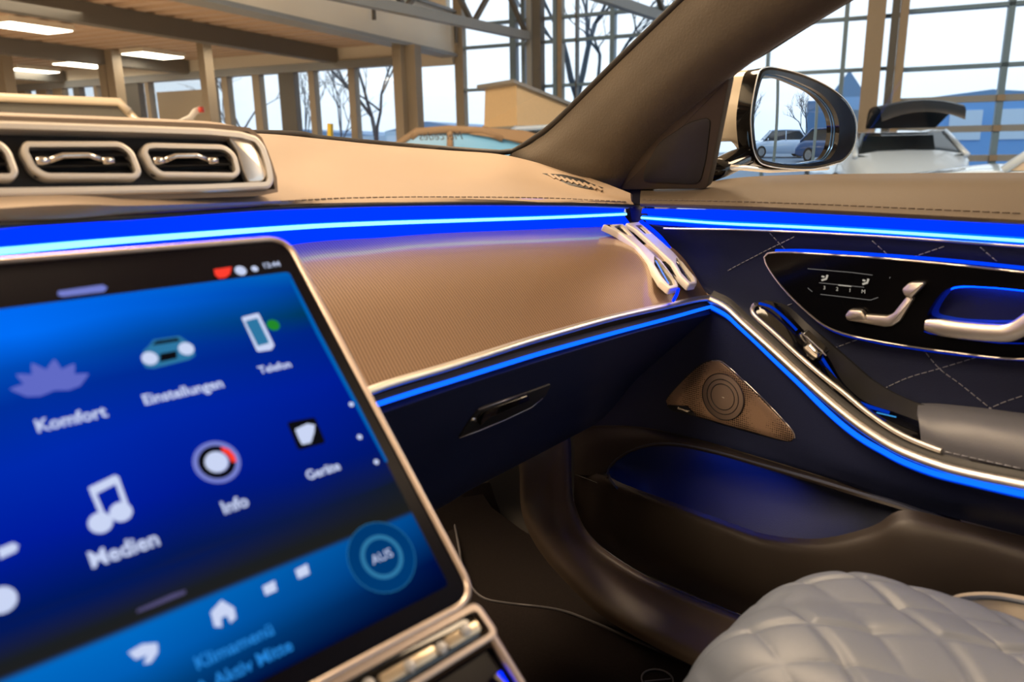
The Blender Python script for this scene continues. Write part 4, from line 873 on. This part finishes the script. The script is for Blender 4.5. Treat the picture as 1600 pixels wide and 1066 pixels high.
# corrugated low ceiling: real ribs running along the facade direction
mb = MB(); rib = .42; k = -13.9; vs = []; prof = []
while k < 15.9: prof += [(k, 3.56), (k+.16, 3.56), (k+.20, 3.48), (k+.38, 3.48)]; k += rib
v = []; 
for a in (8.4, 39.6): v += [G(a, b, z) for b, z in prof]
m_ = len(prof); f = [(i, i+1, m_+i+1, m_+i) for i in range(m_-1)]
v, f = thicken(v, f, .05); struct(mk('ceiling', v, f, CEI, None, False))
struct(gmesh('ceiling_high', [(-14, 8.3, -14, 16.2, 8.1, 8.3), (8.3, 40, -14, 16.2, 8.1, 8.3)], CRW))
fas = gmesh('wall_fascia', [(8.2, 8.45, -14, 15.9, 3.17, 4.05)], CRW); struct(fas)
struct(gmesh('trim_1', [(8.12, 8.5, -14, 15.9, 3.10, 3.17)], GRS)); struct(gmesh('trim_2', [(8.12, 8.2, -14, 15.9, 4.0, 4.06)], GRS))
struct(gmesh('wall_upper', [(8.4, 40, 15.95, 16.15, 3.1, 8.2)], CRW))
# ceiling beams of the low hall
a1 = ab(PZ(200, 44, 3.2-H))[0]
for i, a in enumerate((a1, a1+4.6, a1+9.2, a1+13.8)):
    o = gmesh('roof_beam', [(a-.12, a+.12, -13.9, 15.9, 3.16, 3.48)], DKS)
    prop(o, ['dark steel ceiling beam nearest the white fascia', 'second dark steel ceiling beam behind the fascia', 'third dark steel ceiling beam behind the fascia', 'farthest dark steel ceiling beam of the low hall'][i], 'beam', 'ceiling beams of the low hall')
LMP = emit('lamp_panel_light', (1, .88, .68), 9)
lamp_lab = ['ceiling lamp panel at the far left top, on its own in the first row', 'largest ceiling lamp panel, right of the others near the windows', 'ceiling lamp panel second nearest to the windows, left of the largest', 'ceiling lamp panel between the second largest and the farthest one', 'small farthest ceiling lamp panel, low at the left']
for (x, y), lab in zip(((47, 45), (384, 70), (240, 88), (130, 103), (48, 112)), lamp_lab):
    a, b, z = ab(PZ(x, y, 3.36-H)); t = thing('ceiling_lamp', lab, 'ceiling lamp', G(a, b, 3.48), 0, 'lamp panels of the low hall ceiling')
    gmesh('housing', [(a-.36, a+.36, b-.62, b+.62, 3.38, 3.48)], CRW, t); gmesh('diffuser', [(a-.33, a+.33, b-.59, b+.59, 3.36, 3.385)], LMP, t)
    area('lamp_light', G(a, b, 3.34), .6, 30, WARM, (0, 0, TB), 1.2)
# facade -------------------------------------------------------------
def fa(px, py=150, b=16): return ab(PB(px, py, b))[0]
PANE = glass('facade_glass', (.90, .96, 1), .35)
win = thing('window_1', 'row of tall windows with beige posts at the far side of the low hall', 'window', G(16, 16, 0)); struct(win)
gmesh('pane', [(fa(620), 39, 15.98, 16.0, .1, 3.06)], PANE, win)
for l, r in ((331, 338), (352, 361), (400, 411), (441, 465), (487, 496), (549, 559), (232, 238), (198, 222), (152, 157), (120, 129), (88, 103), (62, 78), (20, 45)):
    gmesh('post', [(fa(r), fa(l), 15.9, 16.1, 0, 3.06)], BEI if l not in (198, 120, 441) else DKS, win)
gmesh('head_rail', [(fa(655), 39, 15.86, 16.1, 3.02, 3.2)], GRS, win)
gmesh('closed_panel', [(fa(331), fa(252), 15.85, 16.05, 0, 2.75)], BEI, win)
for z in (.1, .95): gmesh('rail', [(fa(620), 39, 15.93, 16.05, z-.04, z+.04)], BEI, win)
w2 = thing('window_2', 'tall glass facade with thin transoms beside the low hall', 'window', G(4, 16, 0)); struct(w2)
gmesh('pane', [(-.6, fa(657), 15.98, 16.0, .1, 8.1)], PANE, w2)
gmesh('closed_panel', [(fa(712), fa(658), 15.9, 16.02, 2.95, 3.35)], CRW, w2)
for l, r, m, y in ((714, 727, BEI, 120), (799, 808, BLS, 80), (817, 823, BLS, 80), (866, 872, BLS, 80), (873, 880, BEI, 80), (901, 903, DKS, 40), (955, 962, BLS, 40), (1198, 1203, BLS, 90), (1312, 1319, BLS, 120)):
    gmesh('post', [(fa(r, y), fa(l, y), 15.9, 16.1, 0, 8.1)], m, w2)
for z in (.05, 1.3, 2.40, 3.28, 3.74, 4.6, 5.5, 6.4): gmesh('transom', [(-.6, fa(727), 15.93, 16.07, z-.03, z+.03)], BLS if z < 4 else DKS, w2)
gate = thing('door_1', 'glazed sectional gate with grey rails at the right behind the open car', 'gate', G(-3, 16, 0)); struct(gate)
gmesh('pane', [(-13.9, -.6, 15.98, 16.0, .1, 8.1)], PANE, gate)
for z in (.1, .82, 1.32, 1.82): gmesh('rail', [(-13.9, -.62, 15.9, 16.08, z-.055, z+.055)], GRS, gate)
for z in (2.36, 3.32, 4.3, 5.2, 6.1): gmesh('rail', [(-13.9, -.62, 15.9, 16.08, z-.035, z+.035)], BLS, gate)
a_ = fa(1556, 200)
for a in (a_, a_-2.1, a_-4.2, a_-6.3, a_-8.4): gmesh('stile', [(a-.05, a+.05, 15.9, 16.08, 0, 8.1)], BLS, gate)
for z in (.82, 1.32, 1.82):
    for a in (a_, fa(1402, 150)): gmesh('hinge', [(a-.06, a+.06, 15.86, 15.9, z-.05, z+.05)], BEI, gate)
def column(label, a, b, wa, wb, z1, m, z0=0): return prop(gmesh('column', [(a-wa/2, a+wa/2, b-wb/2, b+wb/2, z0, z1)], m), label, 'column')
def colpx(label, l, r, y, b, z1, m, wb=.25):
    p, q = PB(l, y, b), PB(r, y, b); a0, a1_ = ab(p)[0], ab(q)[0]; return column(label, (a0+a1_)/2, b, abs(a1_-a0), wb, z1, m)
colpx('wide beige steel column at the end of the white fascia, left of the pair', 621, 634, 150, 13.7, 3.12, BEI)
colpx('wide beige steel column at the end of the white fascia, right of the pair', 641, 656, 150, 13.9, 3.12, BEI)
colpx('light grey steel column at the glass facade where the roof truss ends', 826, 834, 80, 15.7, 8.1, GRS)
colpx('dark steel column right beside the light one at the truss end', 834, 848, 80, 15.75, 8.1, DKS)
colpx('broad beige column right of the wing mirror', 1344, 1372, 150, 15.6, 8.1, BEI, .12)
colpx('dark steel column between broad beige column and glazed gate', 1384, 1396, 120, 15.75, 8.1, DKS)
colpx('grey steel column directly left of the glazed gate', 1397, 1410, 120, 15.75, 8.1, BEI)
for l, r, lab in ((166, 176, 'beige column under the ceiling beams, left half of the double one'), (179, 190, 'beige column under the ceiling beams, right half of the double one'), (2, 20, 'beige column at the far left behind the cream car'), (322, 332, 'slim beige column at the right edge of the closed panel')):
    colpx(lab, l, r, 150, 13.5 if l > 100 else 12, 3.47, BEI)
# trusses
def truss(label, p, q, h, r=.09, bays=6):
    t = thing('roof_truss', label, 'truss', p); up = Vector((0, 0, h))
    MB().bar(p, q, .16, .16).build('bottom_chord', GRS, t); MB().bar(p+up, q+up, .16, .16).build('top_chord', GRS, t)
    for i in range(bays):
        a = p.lerp(q, i/bays); b = p.lerp(q, (i+1)/bays); c = (a+b)/2+up
        for s, e in ((a, c), (c, b)): MB().bar(s, e, .08, .08).build('brace', DKS, t)
p = PB(823, 56, 15.5); q = PZ(600, 8, p.z-H); q2 = p+(q-p)*2.2
truss('grey roof truss ending at the light facade column above the camper', p, q2, 1.0, bays=5)
p = PB(1040, 29, 15.5); q = PZ(955, 0, p.z-H); truss('grey roof truss above the bare tree, cut by the windshield pillar', p, p+(q-p)*6, 1.0, bays=6)
for x, y0 in ((584, 0), (712, 38)):
    p = PA(x, y0+20, 8.05); o = MB().bar(p+Vector((0, 0, .4)), p-Vector((0, 0, .12)), .07, .05).build('hanger', DKS); prop(o, 'dark hanger strap on the white fascia, '+('left one' if x < 600 else 'right one near the facade'), 'bracket')
# back facade seen in the wing mirror
w3 = thing('window_3', 'tall glazed back wall of the hall seen in the wing mirror', 'window', G(-14, 4, 0)); struct(w3)
gmesh('pane', [(-14.02, -14, -14, 16, .1, 8.1)], PANE, w3)
for b in [x*1.7-13 for x in range(18)]: gmesh('post', [(-14.1, -13.9, b-.06, b+.06, 0, 8.1)], BLS, w3)
for z in (.05, 3.0, 5.2): gmesh('transom', [(-14.1, -13.9, -14, 16, z-.05, z+.05)], BLS, w3)
struct(gmesh('wall_low', [(-14.1, -13.95, -14, 16, 0, .15)], GRS))

# ------------------------------------------------------------------ vehicles
TYRE = mat('tyre', (.02, .02, .02), .8); RIM = mat('alloy', (.5, .52, .55), .25, 1); DGL = mat('car_glass', (.02, .035, .05), .05, coat=1); LENS = mat('headlight', (.75, .82, .9), .1, coat=1)
def car(name, label, cat, pos, fwd, paint, L=4.6, Wd=1.8, Hh=1.44, cab=(.24, .40, .70, .88), hoodz=.92, gate_open=False, gm=None, soft=None, rear=None, group=None):
    """pos: ground point under the middle; fwd: heading of the nose"""
    gm = gm or DGL; fwd = Vector(fwd).normalized(); t = thing(name, label, cat, pos, math.atan2(fwd.y, fwd.x), group)
    def X(x, y, z): return Vector((L/2-x, y, z))
    rear = rear or hoodz+.05; v = []; st = 14; n = 13
    for i in range(st+1):
        s = i/st; x = s*L; w_ = Wd/2*(1-.22*abs(2*s-1)**5-.0); zt = (.62+(hoodz-.62)*min(1, (s/.22))**.5) if s < .5 else (rear-.30*max(0, (s-.9)/.1)**2); zb = .22+.12*abs(2*s-1)**6
        ring = [(-w_*.9, zb), (-w_, zb+.16), (-w_*1.0, (zb+zt)/2), (-w_*.98, zt-.12), (-w_*.88, zt-.02), (-w_*.5, zt+.02), (0, zt+.03), (w_*.5, zt+.02), (w_*.88, zt-.02), (w_*.98, zt-.12), (w_, (zb+zt)/2), (w_, zb+.16), (w_*.9, zb)]
        v += [X(x, y, z) for y, z in ring]
    f = [(i*n+j, (i+1)*n+j, (i+1)*n+(j+1) % n, i*n+(j+1) % n) for i in range(st) for j in range(n)]+[tuple(range(n)), tuple(st*n+j for j in range(n))[::-1]]
    mk('body', v, f, paint, t, True, local=True, angle=40)
    c0_, c1, c2, c3 = [q*L for q in cab]; wb_, wt = Wd/2*.90, Wd/2*.70; zb = hoodz-.02
    P8 = [X(c0_, -wb_, zb), X(c1, -wt, Hh-.03), X(c2, -wt, Hh-.04), X(c3, -wb_*.92, zb), X(c0_, wb_, zb), X(c1, wt, Hh-.03), X(c2, wt, Hh-.04), X(c3, wb_*.92, zb)]
    mk('windows', P8, [(0, 1, 2, 3), (7, 6, 5, 4), (4, 5, 1, 0), (3, 2, 6, 7), (0, 3, 7, 4), (1, 5, 6, 2)], gm, t, False, local=True)
    rows = [[X(c1-.05, y, Hh-.05-abs(y)**3*.1) for y in (-wt-.02, -wt/2, 0, wt/2, wt+.02)], [X((c1+c2)/2, y, Hh-abs(y)**3*.1) for y in (-wt-.03, -wt/2, 0, wt/2, wt+.03)], [X(c2+.05, y, Hh-.05-abs(y)**3*.1) for y in (-wt-.02, -wt/2, 0, wt/2, wt+.02)]]
    vv, ff = grid(rows, 9, 9); nn = len(vv); vv = vv+[q-Vector((0, 0, .15 if soft else .05)) for q in vv]; ff = ff+[tuple(i+nn for i in g[::-1]) for g in ff]
    mk('roof', vv, ff, soft or paint, t, True, local=True)
    if soft:
        rows = [[X(c2-.05, y, Hh-.02) for y in (-wt-.03, 0, wt+.03)], [X((c2+c3)/2, y, (Hh+zb)/2+.13) for y in (-wt-.12, 0, wt+.12)], [X(c3+.05, y, zb+.02) for y in (-wb_-.03, 0, wb_+.03)]]
        vv, ff = grid(rows, 9, 9); ee = [[X(q[0], s*(wt+.03+q[2]), q[1]) for q in ((c2-.05, Hh-.02, 0), ((c2+c3)/2, (Hh+zb)/2+.13, .09), (c3+.05, zb+.02, wb_-wt))] for s in (-1, 1)]
        for e, s in zip(ee, (-1, 1)):
            e2 = [X((c1+c2)/2+.25, s*(wt+.05), Hh-.10), X((c2+c3)/2-.05, s*(wb_-.04), zb+.22), X(c3-.55, s*(wb_+.03), zb)]
            v2, f2 = grid([e, e2], 6, 3); k2 = len(vv); vv = vv+v2; ff = ff+[tuple(i+k2 for i in g) for g in f2]
        mk('soft_top', vv, ff, soft, t, True, local=True)
    for s in (-1, 1):
        mk('roof_rail', *tube_vf([X(c0_*.15+c1*.85, s*(wt+.035), Hh-.13), X(c1, s*(wt+.03), Hh-.06), X((c1+c2)/2, s*(wt+.03), Hh-.035), X(c2, s*(wt+.03), Hh-.06), X(c2*.8+c3*.2, s*(wt+.06), Hh-.16)], .035, 8, up=Vector((0, 0, 1)), ry=.05 if soft else .045), soft or paint, t, True, local=True)
        for a, b in (((c0_, wb_, zb), (c1, wt, Hh-.04)), (((c1+c2)/2, wb_*1.0, zb), ((c1+c2)/2, wt+.01, Hh-.04)), ((c3, wb_*.92, zb), (c2, wt, Hh-.04))):
            mk('pillar', *tube_vf([X(a[0], s*a[1], a[2]), X(b[0], s*b[1], b[2])], .045, 6), soft or paint, t, True, local=True)
        for x in (.85, L-.9):
            y = s*(Wd/2-.10); c = X(x, y, .33); wv, wf = [], []
            for yy, r in ((-.1, .28), (-.1, .33), (.1, .33), (.1, .28)): wv += [c+Vector((r*math.cos(k*math.pi/12), yy, r*math.sin(k*math.pi/12))) for k in range(24)]
            wf = [(r_*24+k, r_*24+(k+1) % 24, (r_+1)*24+(k+1) % 24, (r_+1)*24+k) for r_ in range(3) for k in range(24)]+[tuple(range(24)), tuple(72+k for k in range(24))[::-1]]
            wh = mk('wheel', wv, wf, TYRE, t, False, local=True)
            mk('rim', [c+Vector((.22*math.cos(k*math.pi/10), s*.105, .22*math.sin(k*math.pi/10))) for k in range(20)], [tuple(range(20))], RIM, wh, False, local=True)
        mk('headlight', *tube_vf([X(.06, s*Wd*.40, .66), X(.10, s*Wd*.28, .66)], .07, 8), LENS, t, True, local=True)
        mk('side_mirror', *tube_vf([X(c0_+.35, s*(Wd/2-.06), hoodz+.02), X(c0_+.33, s*(Wd/2+.03), hoodz+.06), X(c0_+.33, s*(Wd/2+.15), hoodz+.07)], .05, 8, ry=.07, taper=[.5, 1, .8]), paint, t, True, local=True)
    if gate_open:
        rows = [[X(c2+.02, y, Hh+.02) for y in (-.50, -.3, 0, .3, .50)], [X(c2+.55, y, Hh+.30-y*y*.12) for y in (-.58, -.3, 0, .3, .58)], [X(c2+1.05, y, Hh+.36-y*y*.30) for y in (-.56, -.3, 0, .3, .56)], [X(c2+1.16, y, Hh+.22-y*y*.42) for y in (-.54, -.3, 0, .3, .54)]]
        vv, ff = grid(rows, 14, 10); nn = len(vv); vv = vv+[q+Vector((.03, 0, .03)) for q in vv]; ff = ff+[tuple(i+nn for i in g[::-1]) for g in ff]
        mk('tailgate', vv, ff, mat('dark_tailgate', (.012, .02, .035), .35), t, True, local=True)
    return t
def vdir(px):
    r = ray(px, 230); d = Vector((r.x, r.y, 0)).normalized(); return d, Vector((d.y, -d.x, 0))
def gpt(px, d): p = PD(px, 230, d); return Vector((p.x, p.y, 0))
CREAM = mat('champagne_paint', (.62, .52, .38), .2, coat=1); WHT = mat('ice_white_paint', (.50, .66, .88), .2, coat=1); BLP = mat('blue_paint', (.03, .10, .28), .2, coat=1)
d, r_ = vdir(715)
cv = car('convertible', 'taupe soft top convertible with mirrored lettering in its side window', 'car', gpt(722, 10.5), -r_+d*.05, CREAM, 4.1, 1.7, 1.40, (.22, .37, .57, .90), .96, gm=mat('facade_lit_glass', (.12, .38, .70), .3), soft=mat('taupe_fabric', (.26, .18, .11), .8))  # brightness of the facade behind put into the opaque window blue
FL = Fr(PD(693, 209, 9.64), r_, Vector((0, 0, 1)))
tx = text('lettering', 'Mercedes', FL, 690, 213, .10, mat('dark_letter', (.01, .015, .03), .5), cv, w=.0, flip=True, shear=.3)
d, r_ = vdir(870); car('estate_car', 'pale car partly hidden between soft top convertible and windshield pillar', 'car', gpt(900, 12.5), r_, WHT, 4.2, 1.6, 1.47, (.2, .34, .72, .9), .95)
d, r_ = vdir(-40); car('off_road_car', 'cream car behind the dashboard at the far left edge', 'car', gpt(-85, 8), -r_, CREAM, 4.4, 1.85, 1.72, (.22, .34, .86, .97), 1.05, gm=mat('smoked_glass', (.09, .09, .08), .1))
d, r_ = vdir(1400)
car('car_with_open_tailgate', 'white car with raised dark tailgate in front of the glazed gate', 'car', gpt(1372, 13.2), d*1-r_*.25, WHT, 4.5, 1.85, 1.30, (.26, .42, .78, .94), .93, gate_open=True)
d, r_ = vdir(1640); car('white_car', 'white car at the right edge of the side window', 'car', gpt(1800, 7.2), -r_+d*.1, WHT, 4.6, 1.8, 1.44, (.27, .42, .7, .9), .84, gm=CREAM and mat('amber_glass', (.42, .38, .32), .1))
# camper
d, r_ = vdir(790); vp = gpt(835, 15.0)
cpr = thing('camper_van', 'camper van with raised beige canvas pop-up roof near the glass facade', 'van', vp, math.atan2(r_.y, r_.x))
ang = .55; fx = r_*math.cos(ang)+d*math.sin(ang); fy = d*math.cos(ang)-r_*math.sin(ang); Z = Vector((0, 0, 1))
c = PD(808, 190, 13.8); c.z = 0
def C3(x, y, z): return c+fx*x+fy*y+Z*z
zc = 1.52; zt1 = 2.25
MB().add([C3(-.02, -.02, .3), C3(2.2, -.02, .3), C3(2.2, 1.3, .3), C3(-.02, 1.3, .3), C3(-.02, -.02, zc), C3(2.2, -.02, zc), C3(2.2, 1.3, zc), C3(-.02, 1.3, zc)], [(0, 1, 5, 4), (1, 2, 6, 5), (2, 3, 7, 6), (3, 0, 4, 7), (4, 5, 6, 7), (3, 2, 1, 0)]).build('body', mat('grey_van_paint', (.35, .36, .36), .3), cpr)
MB().add([C3(.0, 0, zc), C3(2.0, 0, zc), C3(2.0, 1.2, zc), C3(0, 1.2, zc), C3(.02, .04, zt1), C3(2.02, .04, zc+.06), C3(2.02, 1.15, zc+.06), C3(.02, 1.15, zt1)], [(0, 1, 5, 4), (1, 2, 6, 5), (2, 3, 7, 6), (3, 0, 4, 7), (4, 5, 6, 7)]).build('canvas', mat('beige_canvas', (.85, .64, .38), .8, var=.05), cpr)
MB().add([C3(-.10, -.06, zt1), C3(2.12, -.06, zc+.08), C3(2.12, 1.26, zc+.08), C3(-.10, 1.26, zt1), C3(-.10, -.06, zt1+.06), C3(2.12, -.06, zc+.14), C3(2.12, 1.26, zc+.14), C3(-.10, 1.26, zt1+.06)], [(0, 1, 5, 4), (1, 2, 6, 5), (2, 3, 7, 6), (3, 0, 4, 7), (4, 5, 6, 7), (3, 2, 1, 0)]).build('pop_up_roof', mat('roof_paint', (.30, .30, .29), .3), cpr)
for y in (-.02, 1.3):
    for x in (.45, 1.75): MB().tube([C3(x, y-.08, .32), C3(x, y+.08, .32)], .32, 20).build('wheel', TYRE, cpr, True)
# small items beyond the dashboard
bb_ = MB().tube([G(*ab(PD(284, 188, 12))[:2], 0), PD(284, 188, 12), PD(298, 184, 12), PD(305, 174, 12), PD(314, 171, 12)], .05, 8).build('lifting_arm', mat('white_enamel', (.8, .78, .75), .3), None, True); prop(bb_, 'bent white arm standing in front of the closed beige panel', 'arm')
MB().tube([PD(311, 172, 11.95), PD(318, 171, 11.95)], .045, 8).build('red_tip', mat('red_plastic', (.6, .03, .02), .4), bb_, True)
ys = MB().bar(PB(516, 214, 15.2), PB(516, 193, 15.2), .10, .10).build('warning_post', mat('yellow_plastic', (.9, .62, .02), .5)); prop(ys, 'yellow warning post behind the dashboard in front of the windows', 'post')

# ------------------------------------------------------------------ outside
def bld(label, a0, a1_, b0, b1, z, col, roofz=0):
    t = thing('building', label, 'building', G((a0+a1_)/2, (b0+b1)/2, -.12)); m = mat('haze_blue_wall_%02d' % len(MATS), col, .8, var=.08, vscale=.4)  # distance haze put into the wall colour as blue
    gmesh('wall', [(a0, a1_, b0, b1, -.12, z)], m, t)
    am = (a0+a1_)/2; v = [G(a0, b0, z), G(a1_, b0, z), G(a0, b1, z), G(a1_, b1, z), G(am, b0, z+roofz+.2), G(am, b1, z+roofz+.2)]
    mk('roof', v, [(0, 1, 4), (2, 5, 3), (0, 4, 5, 2), (1, 3, 5, 4), (0, 2, 3, 1)], mat('haze_blue_roof', (.12, .26, .46), .6), t, False)  # roof colour blued by the same haze
    for k in range(4):
        a = a0+(a1_-a0)*(k+.5)/4; gmesh('window', [(a-.6, a+.6, b0-.05, b0+.02, 1.2, min(z-.3, 2.4))], mat('far_window', (.55, .70, .85), .2), t)
def fab(px, b): return ab(PB(px, 180, b))[0]
bld('haze-blued house with a pointed gable left of the broad beige column', fab(1352, 34), fab(1292, 34), 34, 40, 2.9, (.22, .42, .72), .8)
bld('long warehouse blued by haze behind the glazed gate', fab(1700, 38), fab(1404, 38), 38, 50, 2.85, (.15, .36, .72), .15)
bld('low shed paled blue by haze seen through the windows right of the column pair', fab(735, 42), fab(600, 42), 42, 50, 2.4, (.40, .58, .74), .3)
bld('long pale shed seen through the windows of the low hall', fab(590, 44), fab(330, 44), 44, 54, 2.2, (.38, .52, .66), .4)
def tree(label, base, h, seed, lean=(0, 0), r0=.16, depth=5, spread=.55):
    rd = random.Random(seed); t = thing('bare_tree', label, 'tree', base); tr = MB(); br = MB()
    def grow(p, dr, L, r, k):
        q = p; pts = [p]; dd = dr.copy()
        for i in range(3):
            dd = (dd+Vector((rd.uniform(-.15, .15), rd.uniform(-.15, .15), rd.uniform(-.02, .12)))).normalized(); q = q+dd*L/3; pts.append(q)
        (tr if k == 0 else br).tube(pts, r, 7 if k < 2 else 4, taper=[1, .9, .8, .7])
        if k >= depth: return
        for j in range(3 if k < 3 else 2):
            a = rd.uniform(0, 6.28); s = rd.uniform(.35, spread+.25); e = dd.orthogonal().normalized(); e = (Matrix.Rotation(a, 3, dd) @ e)
            grow(pts[-1 if j else 2], (dd+e*s*1.3+Vector((0, 0, .15))).normalized(), L*rd.uniform(.6, .82), r*.62, k+1)
    grow(Vector(base), Vector((lean[0], lean[1], 1)).normalized(), h*.33, r0, 0)
    tr.build('trunk', mat('haze_blue_bark', (.07, .10, .14), .9), t, True); br.build('branches', mat('haze_blue_twig', (.07, .11, .16), .9), t, True)  # bluish wood colours carry the outdoor haze
def tb(px, b): p = PB(px, 200, b); return Vector((p.x, p.y, -.12))
tree('large bare tree behind the glass facade left of the windshield pillar', tb(906, 21), 8, 5, r0=.15, depth=6, spread=.4)
tree('slim bare tree behind the third window pane of the low hall', tb(378, 22), 6, 8, r0=.06, depth=4)
tree('slim bare tree seen between posts left of the column pair', tb(520, 27), 6, 9, r0=.06, depth=4)
tree('bare tree directly left of the column pair', tb(590, 21), 7, 12, r0=.09, depth=4)
tree('slim bare tree beyond the leftmost windows', tb(470, 30), 7, 15, r0=.06, depth=4)
for i, (b, a) in enumerate(((3, -36), (9, -34), (14, -40), (-3, -38), (20, -36))):
    tree(['bare tree in the wing mirror behind the parked car', 'bushy bare tree right in the wing mirror', 'far bare tree in the wing mirror', 'bare tree at the left of the wing mirror', 'outermost bare tree in the wing mirror'][i], G(a, b, -.12), 5.5, 30+i, r0=.12)
bld('square dark blue block in the middle of the wing mirror', -62, -56, 4, 9, 5.2, (.08, .18, .34), .1)
for i, (b, a, s) in enumerate(((4, -21, 1), (9.5, -21.5, 1), (0.5, -25, -1), (15.5, -25, 1))):
    car('parked_car', ['dark blue estate parked outside, seen large in the wing mirror', 'blue car seen low at the right of the wing mirror', 'pale blue car seen at the left of the wing mirror', 'outermost parked car behind the back wall'][i], 'car', G(a, b, -.1), GB*s+GA*.2, BLP if i != 2 else WHT, 4.6, 1.8, 1.55, (.2, .34, .78, .94), .95, group='cars parked outside the back wall')
